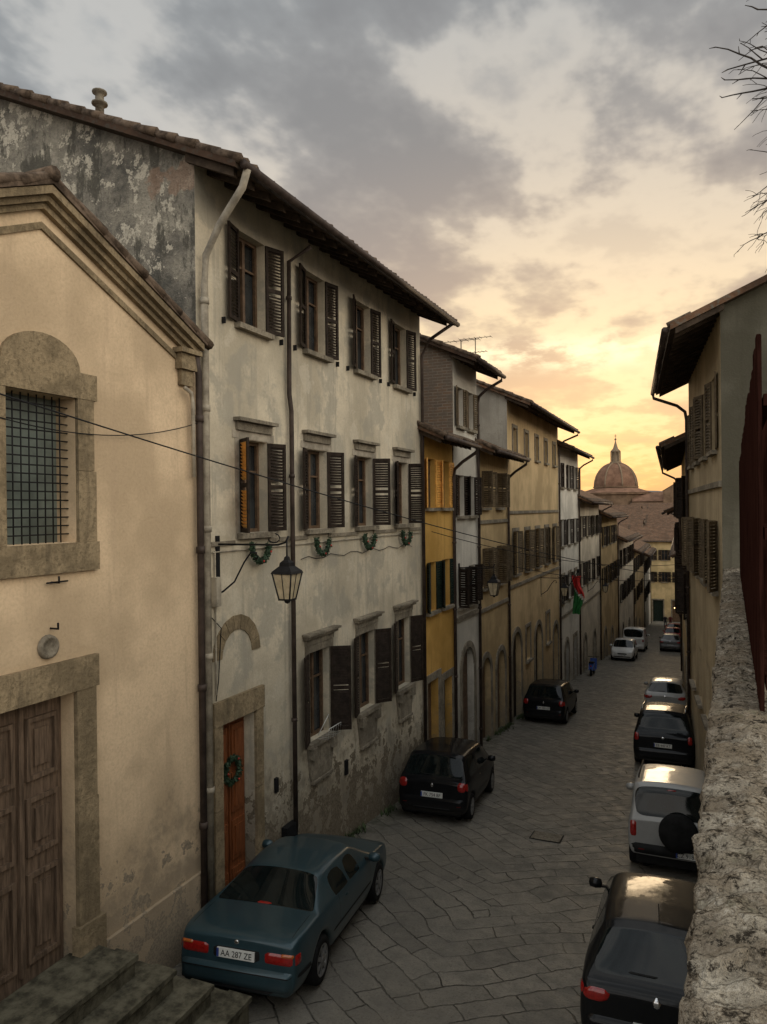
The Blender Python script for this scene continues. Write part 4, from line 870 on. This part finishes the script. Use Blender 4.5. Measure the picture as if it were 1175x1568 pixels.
van = [(0, .80, 1.05, N_, 0, ''), (.04, .86, 1.12, N_, 0, 'W'), (.10, .88, 1.14, 1.80, .78, ''), (.25, .88, 1.14, 1.88, .79, ''), (2.2, .88, 1.10, 1.90, .79, 'S'), (3.0, .88, 1.08, 1.84, .76, 'S'), (3.1, .88, 1.08, 1.80, .74, 'WS'), (3.7, .86, 1.05, N_, 0, ''), (4.2, .82, .9, N_, 0, ''), (4.35, .74, .65, N_, 0, '')]
car('parked_van', -5.4, 64, 0, van, 4.35, pwh, (.8, 3.4), .31, mk(pwh, f_mpv), mirror=(3.3, 1.2))
prd = carpaint('red_paint', (.25, .02, .015), .1); pgy = carpaint('grey_paint', (.12, .12, .12), .3)
car('parked_hatchback', -2.65, 66, 0, clio, 4.02, pgy, (.72, 3.2), .30, mk(pgy, f_clio), mirror=(2.75, .98))
car('parked_hatchback', -2.85, 76, 0, hatch, 3.58, prd, (.55, 2.92), .29, mk(prd, f_hatch), mirror=(2.3, 1.0))
car('parked_hatchback', -3.1, 86, 0, clio, 4.02, prd, (.72, 3.2), .30, mk(prd, f_clio), mirror=(2.75, .98))

# ------------------------------------------------------------------ STREET FURNITURE
M['lampglass'] = simple('lamp_glass', (.50, .42, .28), .25, 0, .2, 8, 0, .3)
def lamp(name, wxp, y, z, out, s=1.):
    mb = MB(name); x = wxp + out; ir = M['iron']; gl = M['lampglass']
    mb.tube('arm', ir, [(wxp, y, z + .62), (x - .15, y, z + .62), (x - .02, y, z + .66), (x + .03, y, z + .75)], .016, 6)
    mb.tube('scroll', ir, [(wxp + .02, y, z - .15), (wxp + .12, y, z - .1), (wxp + .32, y, z + .05), (wxp + .5, y, z + .35), (wxp + .62, y, z + .5), (wxp + .72, y, z + .5), (wxp + .74, y, z + .42), (wxp + .68, y, z + .4)], .014, 6)
    c = x - .22; mb.tube('scroll', ir, [(c + .1 * math.cos(t), y, z + .72 + .07 * math.sin(t)) for t in [3.4 + j * .6 for j in range(8)]], .011, 5)
    mb.box('wall_plate', ir, wxp, wxp + .03, y - .04, y + .04, z - .25, z + .75)
    mb.tube('stem', ir, [(x, y, z + .68), (x, y, z + .42)], .014, 6)
    mb.lathe('cap', ir, (x, y, z), [(.25, .2), (.23, .235), (.12, .31), (.11, .36), (.05, .40), (.04, .44), (0, .47)], 4, smooth=False)
    mb.lathe('panes', gl, (x, y, z), [(.12, -.18), (.215, .19)], 4, smooth=False)
    for k in range(4):
        a = math.pi / 2 * (k + .5); c_, s_ = math.cos(a), math.sin(a); mb.tube('bars', ir, [(x + .125 * c_, y + .125 * s_, z - .19), (x + .225 * c_, y + .225 * s_, z + .2)], .012, 5)
        a2 = math.pi / 2 * k; c2, s2 = math.cos(a2) * .71, math.sin(a2) * .71
        mb.tube('bars', ir, [(x + .125 * c2, y + .125 * s2, z - .19), (x + .225 * c2, y + .225 * s2, z + .2)], .006, 5)
    mb.lathe('base', ir, (x, y, z), [(0, -.25), (.04, -.23), (.05, -.20), (.14, -.195), (.14, -.17), (0, -.17)], 4, smooth=False)
    mb.done()
lamp('street_lamp', -6.9, 9.45, 5.68, 1.25)
lamp('street_lamp', -6.87, 21.6, 4.4, 1.1)
lamp('street_lamp', -6.9, 49, 1.6, 1.1)
lamp('street_lamp', -6.9, 34, 3.0, 1.1)
# two small lit shop lamps far down on the right
lit, nt_, b_e = newmat('lit_bulb'); b_e.inputs['Emission Color'].default_value = (1, .62, .25, 1); b_e.inputs['Emission Strength'].default_value = 7
def shop_lamp(x, y, z):
    mb = MB('wall_lamp'); mb.tube('arm', M['iron'], [(x, y, z + .3), (x - .3, y, z + .35), (x - .4, y, z + .2)], .02, 6)
    mb.lathe('shade', M['iron'], (x - .4, y, z), [(.03, .22), (.16, .1), (.18, .06)], 12); mb.lathe('bulb', lit, (x - .4, y, z), [(0, -.08), (.09, -.02), (.09, .05), (0, .1)], 10); mb.done()
shop_lamp(-1.72, 63, -1.2); shop_lamp(-2.35, 88, -4.4)
def leafcloud(V, F, c, r, n, size):
    for _ in range(n):
        d = Vector((R.gauss(0, 1), R.gauss(0, 1), R.gauss(0, 1))).normalized(); p = c + d * r * R.random() ** .5
        a = Vector((R.gauss(0, 1), R.gauss(0, 1), R.gauss(0, 1))).normalized() * size; b = a.cross(d)
        if b.length < 1e-4: continue
        b = b.normalized() * size * .35; k = len(V); V += [p - a, p + b, p + a, p - b]; F.append((k, k + 1, k + 2, k + 3))
fir = simple('fir_green', (.025, .055, .025), .7, 0, .5, 20); ribbon = simple('red_ribbon', (.4, .03, .02), .5)
def wreath(x, y, z, rad, a0=0, a1=2 * math.pi):
    mb = MB('christmas_wreath'); V, F, _, _ = mb.g('foliage', fir)
    n = 26
    for k in range(n):
        t = a0 + (a1 - a0) * k / n; leafcloud(V, F, Vector((x, y + rad * math.cos(t), z + rad * math.sin(t))), .06, 26, .04)
    for k in range(3):
        t = a0 + (a1 - a0) * (k + .5) / 3; mb.lathe('berries', ribbon, (x + .06, y + rad * math.cos(t), z + rad * math.sin(t)), [(0, -.02), (.016, -.01), (.016, .01), (0, .02)], 8)
    mb.done()
for u in (1.5, 3.7, 5.9, 8.1): wreath(-6.78, 9 + u, 6.22, .25, math.pi * .95, math.pi * 2.05)
wreath(-7.03, 9.98, 2.62, .19)
def drain():
    mb = MB('drain_cover'); y, x = 15.7, -3.45
    mb.hexa('frame', M['blackpl'], [Vector((x - .03 + i * .66, yy, G(yy) + .034 + j * .004)) for i in (0, 1) for yy in (y - .03, y + .5) for j in (0, 1)])
    for k in range(7): mb.hexa('bars', M['stoneg'], [Vector((x + i * .6, yy, G(yy) + .04 + j * .01)) for i in (0, 1) for yy in (y + k * .07, y + k * .07 + .035) for j in (0, 1)])
    mb.done()
drain()
def tufts():
    V = []; F = []
    for _ in range(900):
        y = R.uniform(8.6, 30); x = -6.86 + abs(R.gauss(0, .10)); z = G(y) + .05
        if noise.noise(Vector((y * .9, 0, 3))) < -.05: continue
        for k in range(6):
            a = R.uniform(0, 6.28); h = R.uniform(.03, .16); w = .014; dx, dy = math.cos(a), math.sin(a); q = len(V)
            V += [(x - dy * w, y + dx * w, z), (x + dy * w, y - dx * w, z), (x + dx * h * .6, y + dy * h * .6, z + h)]; F.append((q, q + 1, q + 2))
    mesh_obj('grass_tufts', V, F, simple('weed_green', (.05, .075, .025), .8, 0, .4, 8), recalc=False)
tufts()
def cable(name, a, b, sag, r=.011):
    mb = MB(name); a, b = Vector(a), Vector(b); pts = []
    for k in range(25):
        t = k / 24; p = a.lerp(b, t); p.z -= sag * 4 * t * (1 - t); pts.append(p)
    mb.tube('wire', M['iron'], pts, r, 5); mb.done()
cable('overhead_cable', (-6.75, 4.2, 8.25), (-.45, 26, 4.5), .35, .009)
cable('overhead_cable', (-6.75, 5.0, 7.9), (-6.7, 8.8, 8.1), .25, .007)
cable('overhead_cable', (-6.8, 19, 6.2), (-.6, 31, 4.6), .4, .010)
cable('overhead_cable', (-6.8, 28, 4.6), (-.9, 38, 3.4), .3, .012)
def flag():
    mb = MB('hanging_flag'); y, x0 = 41.3, -6.9
    mb.tube('pole', M['iron'], [(x0, y, 2.4), (x0 + .55, y, 3.3)], .025, 6)
    mb.lathe('pole_tip', M['iron'], (x0 + .57, y, 3.35), [(0, -.1), (.08, 0), (0, .14)], 8)
    n = 12
    def f(q, zz):
        fold = .045 * math.sin(zz * 3 + q * .9); lean = .12 * math.sin((zz - .9) * 1.4)
        return Vector((x0 + .22 + q * (.040 + .010 * math.sin(zz * 4)) + fold + lean, y + .10 * math.sin(q * 1.5 + zz * .8), zz))
    zs = [1.0 + k * .11 for k in range(20)]
    cols = {'red_band': simple('flag_red', (.50, .025, .02), .8), 'white_band': simple('flag_white', (.6, .58, .52), .8), 'green_band': simple('flag_green', (.03, .20, .05), .8)}
    for a, b in zip(zs, zs[1:]):
        for k in range(n):
            t = (a - 1.0) / 2.1 + (k / n - .5) * .35; nm = 'green_band' if t < .42 else ('white_band' if t < .52 else 'red_band')
            mb.poly(nm, cols[nm], [f(k, a), f(k + 1, a), f(k + 1, b), f(k, b)])
    mb.done()
flag()
def antenna(x, y, z, h):
    mb = MB('tv_antenna'); mb.tube('mast', M['iron'], [(x, y, z), (x, y, z + h)], .02, 5)
    for zz, l in ((h, .7), (h * .72, .5)):
        mb.tube('boom', M['iron'], [(x - l, y, z + zz), (x + l, y, z + zz)], .012, 5)
        for k in range(7): xx = x - l + k * l / 3; mb.tube('elements', M['iron'], [(xx, y - .22, z + zz), (xx, y + .22, z + zz)], .008, 4)
    mb.done()
antenna(-8.4, 27, 10, 3.2); antenna(-9, 31, 12, 2.2); antenna(-9, 48, 9, 2.0)
def scooter(x, y):
    mb = MB('motor_scooter', (x, y, G(y) + .05), (-.1, 0, 0)); p = carpaint('blue_paint', (.02, .06, .25), .1); 
    for yy in (.0, 1.25): mb.lathe('wheels', M['tyre'], (0, yy, .23), [(0, -.05), (.2, -.05), (.23, -.02), (.23, .02), (.2, .05), (0, .05)], 18, 'x')
    P = [(-.12, -.15, .35), (-.16, .1, .72), (-.16, .55, .70), (-.12, .6, .35)]
    mb.hexa('rear_body', p, [Vector((s * abs(a) , b, c)) for s in (-1, 1) for (a, b, c) in P[:2] + [P[3], P[2]]])
    mb.box('seat', M['blackpl'], -.13, .13, .0, .6, .725, .81); mb.box('footboard', p, -.15, .15, .5, 1.0, .26, .33)
    mb.hexa('leg_shield', p, [Vector((s * .2, yy, z)) for s in (-1, 1) for (yy, z) in ((.98, .3), (1.04, .3), (1.1, .95), (1.16, .95))]) 
    mb.tube('fork', M['chrome'], [(0, 1.25, .23), (0, 1.13, .95), (0, 1.08, 1.05)], .025, 6); mb.tube('handlebar', M['blackpl'], [(-.32, 1.0, 1.05), (0, 1.08, 1.02), (.32, 1.0, 1.05)], .018, 6)
    mb.lathe('headlight', M['lens'], (0, 1.2, .92), [(0, -.06), (.08, 0), (0, .06)], 10); mb.box('tail_light', M['red'], -.05, .05, -.17, -.14, .55, .63); mb.done()
scooter(-6.2, 45.0)
def person(x, y, coat, head):
    V = [(0, 0, .95), (0, 0, 1.2), (0, 0, 1.42), (0, .01, 1.52), (0, .02, 1.66), (.1, 0, .9), (.11, .08, .5), (.11, .0, .08), (.11, .14, .04), (-.1, 0, .9), (-.11, -.05, .5), (-.11, -.2, .08), (-.11, -.06, .04), (.2, 0, 1.40), (.25, -.03, 1.12), (.24, .06, .86), (-.2, 0, 1.40), (-.25, .03, 1.12), (-.24, .1, .86)]
    E = [(0, 1), (1, 2), (2, 3), (3, 4), (0, 5), (5, 6), (6, 7), (7, 8), (0, 9), (9, 10), (10, 11), (11, 12), (2, 13), (13, 14), (14, 15), (2, 16), (16, 17), (17, 18)]
    Rr = [.15, .15, .15, .055, .10, .10, .075, .05, .04, .10, .075, .05, .04, .075, .055, .04, .075, .055, .04]
    me = bpy.data.meshes.new('figure'); me.from_pydata(V, E, []); o = bpy.data.objects.new('pedestrian', me); sc.collection.objects.link(o)
    md = o.modifiers.new('skin', 'SKIN'); 
    for i, r in enumerate(Rr): me.skin_vertices[0].data[i].radius = (r, r * .8)
    me.skin_vertices[0].data[0].use_root = True
    s = o.modifiers.new('ss', 'SUBSURF'); s.levels = 1; s.render_levels = 1
    m, nt, b = newmat('clothes'); z = nt.n('ShaderNodeSeparateXYZ', {0: nt.n('ShaderNodeTexCoord').outputs['Object']}).outputs[2]
    c = nt.mix(nt.m('GREATER_THAN', z, .88), (.03, .035, .05), coat); c = nt.mix(nt.m('GREATER_THAN', z, 1.50), c, (.45, .28, .2)); c = nt.mix(nt.m('GREATER_THAN', z, 1.70), c, (.04, .025, .015))
    setb(nt, b, Base_Color=c, Roughness=.8); me.materials.append(m); o.location = (x, y, G(y) + .05); o.rotation_euler = (0, 0, head)
try:
    person(-4.6, 101, (.05, .05, .06), 3.1); person(-4.0, 101.4, (.25, .05, .04), 3.3)
except Exception as ex: print('person', ex)

# ------------------------------------------------------------------ BARE TREE
def tree():
    mb = MB('bare_tree'); bk = simple('bark', (.045, .035, .028), .9, 0, .3, 12, .3); RR = random.Random(21)
    def br(p, d, L, r, lv):
        n = 6; pts = [p.copy()]; q = p.copy(); dd = d.normalized()
        for k in range(n):
            dd = (dd + Vector((RR.gauss(0, .13), RR.gauss(0, .13), RR.gauss(0, .11) + (.03 if lv < 3 else -.07)))).normalized(); q = q + dd * L / n; pts.append(q.copy())
            if lv < 5 and k >= (2 if lv else 3) and (lv < 3 or RR.random() < .6):
                ax = Vector((RR.gauss(0, 1), RR.gauss(0, 1), RR.gauss(0, .8))).normalized()
                br(q, (dd + ax * .8).normalized(), L * RR.uniform(.5, .68), r * .5, lv + 1)
            if q.x < -.05 + .12 * lv: break   # crown kept clear of the street
        mb.tube('branches' if lv > 1 else 'trunk', bk, pts, r, 5 if lv > 2 else 8, max(.0025, r * .4))
    base = Vector((3.9, 9.6, 4.6)); H = 4.9
    mb.tube('trunk', bk, [base, base + Vector((-.05, 0, 1.4)), base + Vector((-.1, .05, 3.2)), base + Vector((-.2, .05, H))], .18, 12, .12)
    top = base + Vector((-.2, .05, H))
    for (d, L) in (((-1, -.1, .95), 2.35), ((-.5, .5, 1.6), 2.2), ((.8, .2, 1.3), 2.2), ((-1.0, -.3, .7), 2.3), ((-1.1, .3, .8), 2.3), ((-.9, 0, 1.3), 2.5), ((-1, .1, .5), 2.2)): br(top, Vector(d), L, .06, 1)
    mb.done()
tree()

# ------------------------------------------------------------------ SKY, SUN, CAMERA
w = bpy.data.worlds.new('World'); sc.world = w; w.use_nodes = True; nt = NT(w.node_tree); bg = w.node_tree.nodes['Background']
EL, AZ = math.radians(6), math.radians(8)
sky = nt.n('ShaderNodeTexSky', None, sky_type='NISHITA'); sky.sun_disc = False; sky.sun_elevation = EL; sky.sun_rotation = -AZ; sky.dust_density = 3
d = nt.vm('NORMALIZE', nt.n('ShaderNodeTexCoord').outputs['Generated']); s = nt.n('ShaderNodeSeparateXYZ', {0: d}); z = s.outputs[2]
S = (-math.sin(AZ) * math.cos(EL), math.cos(AZ) * math.cos(EL), math.sin(EL)); dt = nt.dot(d, S)
warm = nt.ramp(z, [(0, (.88, .44, .16)), (.06, (.93, .53, .22)), (.13, (.90, .60, .33)), (.20, (.90, .72, .46)), (.30, (.76, .62, .46)), (.42, (.54, .49, .44)), (.58, (.37, .385, .39)), (1, (.42, .45, .48))])
cool = nt.ramp(z, [(0, (.62, .50, .42)), (.15, (.66, .58, .50)), (.3, (.62, .58, .53)), (.42, (.46, .475, .48)), (.6, (.36, .385, .40)), (1, (.42, .45, .48))])
gl = nt.mr(dt, .72, .97); base = nt.mix(gl, cool, warm)
den = nt.m('ADD', z, .16); pv = nt.n('ShaderNodeCombineXYZ', {0: nt.m('DIVIDE', s.outputs[0], den), 1: nt.m('DIVIDE', s.outputs[1], den), 2: 0.}).outputs[0]
pv = nt.vm('MULTIPLY', pv, (1.3, 1.0, 1)); n1 = nt.noise(nt.vm('ADD', pv, (5.3, 2.6, 0)), 1.25, 5, .58); n2 = nt.noise(nt.vm('ADD', pv, (9, 5, 0)), 3.6, 5, .58)
nn = nt.m('ADD', nt.m('MULTIPLY', n1, .72), nt.m('MULTIPLY', n2, .28)); cm = nt.mr(nn, .445, .595)
dark = nt.mix(gl, (.24, .25, .26), nt.ramp(z, [(0, (.72, .40, .20)), (.12, (.60, .37, .25)), (.22, (.45, .335, .28)), (.32, (.34, .285, .265)), (.45, (.245, .24, .245)), (1, (.27, .275, .29))]))
c = nt.mix(nt.m('MULTIPLY', cm, .84), base, dark)
rim = nt.m('MULTIPLY', nt.mr(nn, .38, .455), nt.mr(nn, .53, .465)); rimc = nt.mix(gl, (.68, .66, .62), nt.ramp(z, [(0, (1, .60, .28)), (.18, (1.12, .84, .50)), (.35, (.90, .76, .58)), (.6, (.62, .61, .58))]))
c = nt.mix(nt.m('MULTIPLY', rim, .6), c, rimc)
bz = nt.m('MULTIPLY', nt.mr(nt.m('ABSOLUTE', nt.m('SUBTRACT', z, .20)), .032, .0), nt.mr(dt, .955, .99)); c = nt.mix(nt.m('MULTIPLY', bz, nt.mr(n2, .60, .42)), c, (1.2, 1.02, .68))
boost = nt.m('ADD', 1.0, nt.m('ADD', nt.mr(z, .62, .95, 0, 1.1), nt.m('MULTIPLY', nt.mr(s.outputs[1], .0, -.6, 0, 1.3), nt.mr(z, -.05, .1)))) 
side = nt.m('MULTIPLY', nt.mr(s.outputs[0], .40, .85, 0, 1.0), nt.mr(z, 0, .2))
boost = nt.m('ADD', boost, nt.m('MULTIPLY', side, 3.6))
c = nt.sc(c, boost); c = nt.mix(side, c, nt.vm('MULTIPLY', c, (1.06, .98, .85))); c = nt.sc(c, 10.0)
fin = nt.mix(.92, sky.outputs[0], c); w.node_tree.links.new(fin, bg.inputs[0]); bg.inputs[1].default_value = .1
sun = bpy.data.lights.new('sun', 'SUN'); sun.energy = .5; sun.angle = math.radians(14); sun.color = (1, .74, .45)
so = bpy.data.objects.new('sun', sun); sc.collection.objects.link(so); so.rotation_euler = Vector(S).to_track_quat('Z', 'Y').to_euler(); so.location = (0, 0, 60)
cam = bpy.data.cameras.new('camera'); cam.lens = 26; cam.sensor_width = 36; cam.clip_end = 9000; cam.clip_start = .05
co = bpy.data.objects.new('camera', cam); sc.collection.objects.link(co); sc.camera = co
Rm = Matrix.Rotation(math.radians(23.4), 4, 'Z') @ Matrix.Rotation(math.radians(90 - .15), 4, 'X') @ Matrix.Rotation(math.radians(-.6), 4, 'Z')
co.matrix_world = Matrix.Translation((0, 0, 6.8)) @ Rm
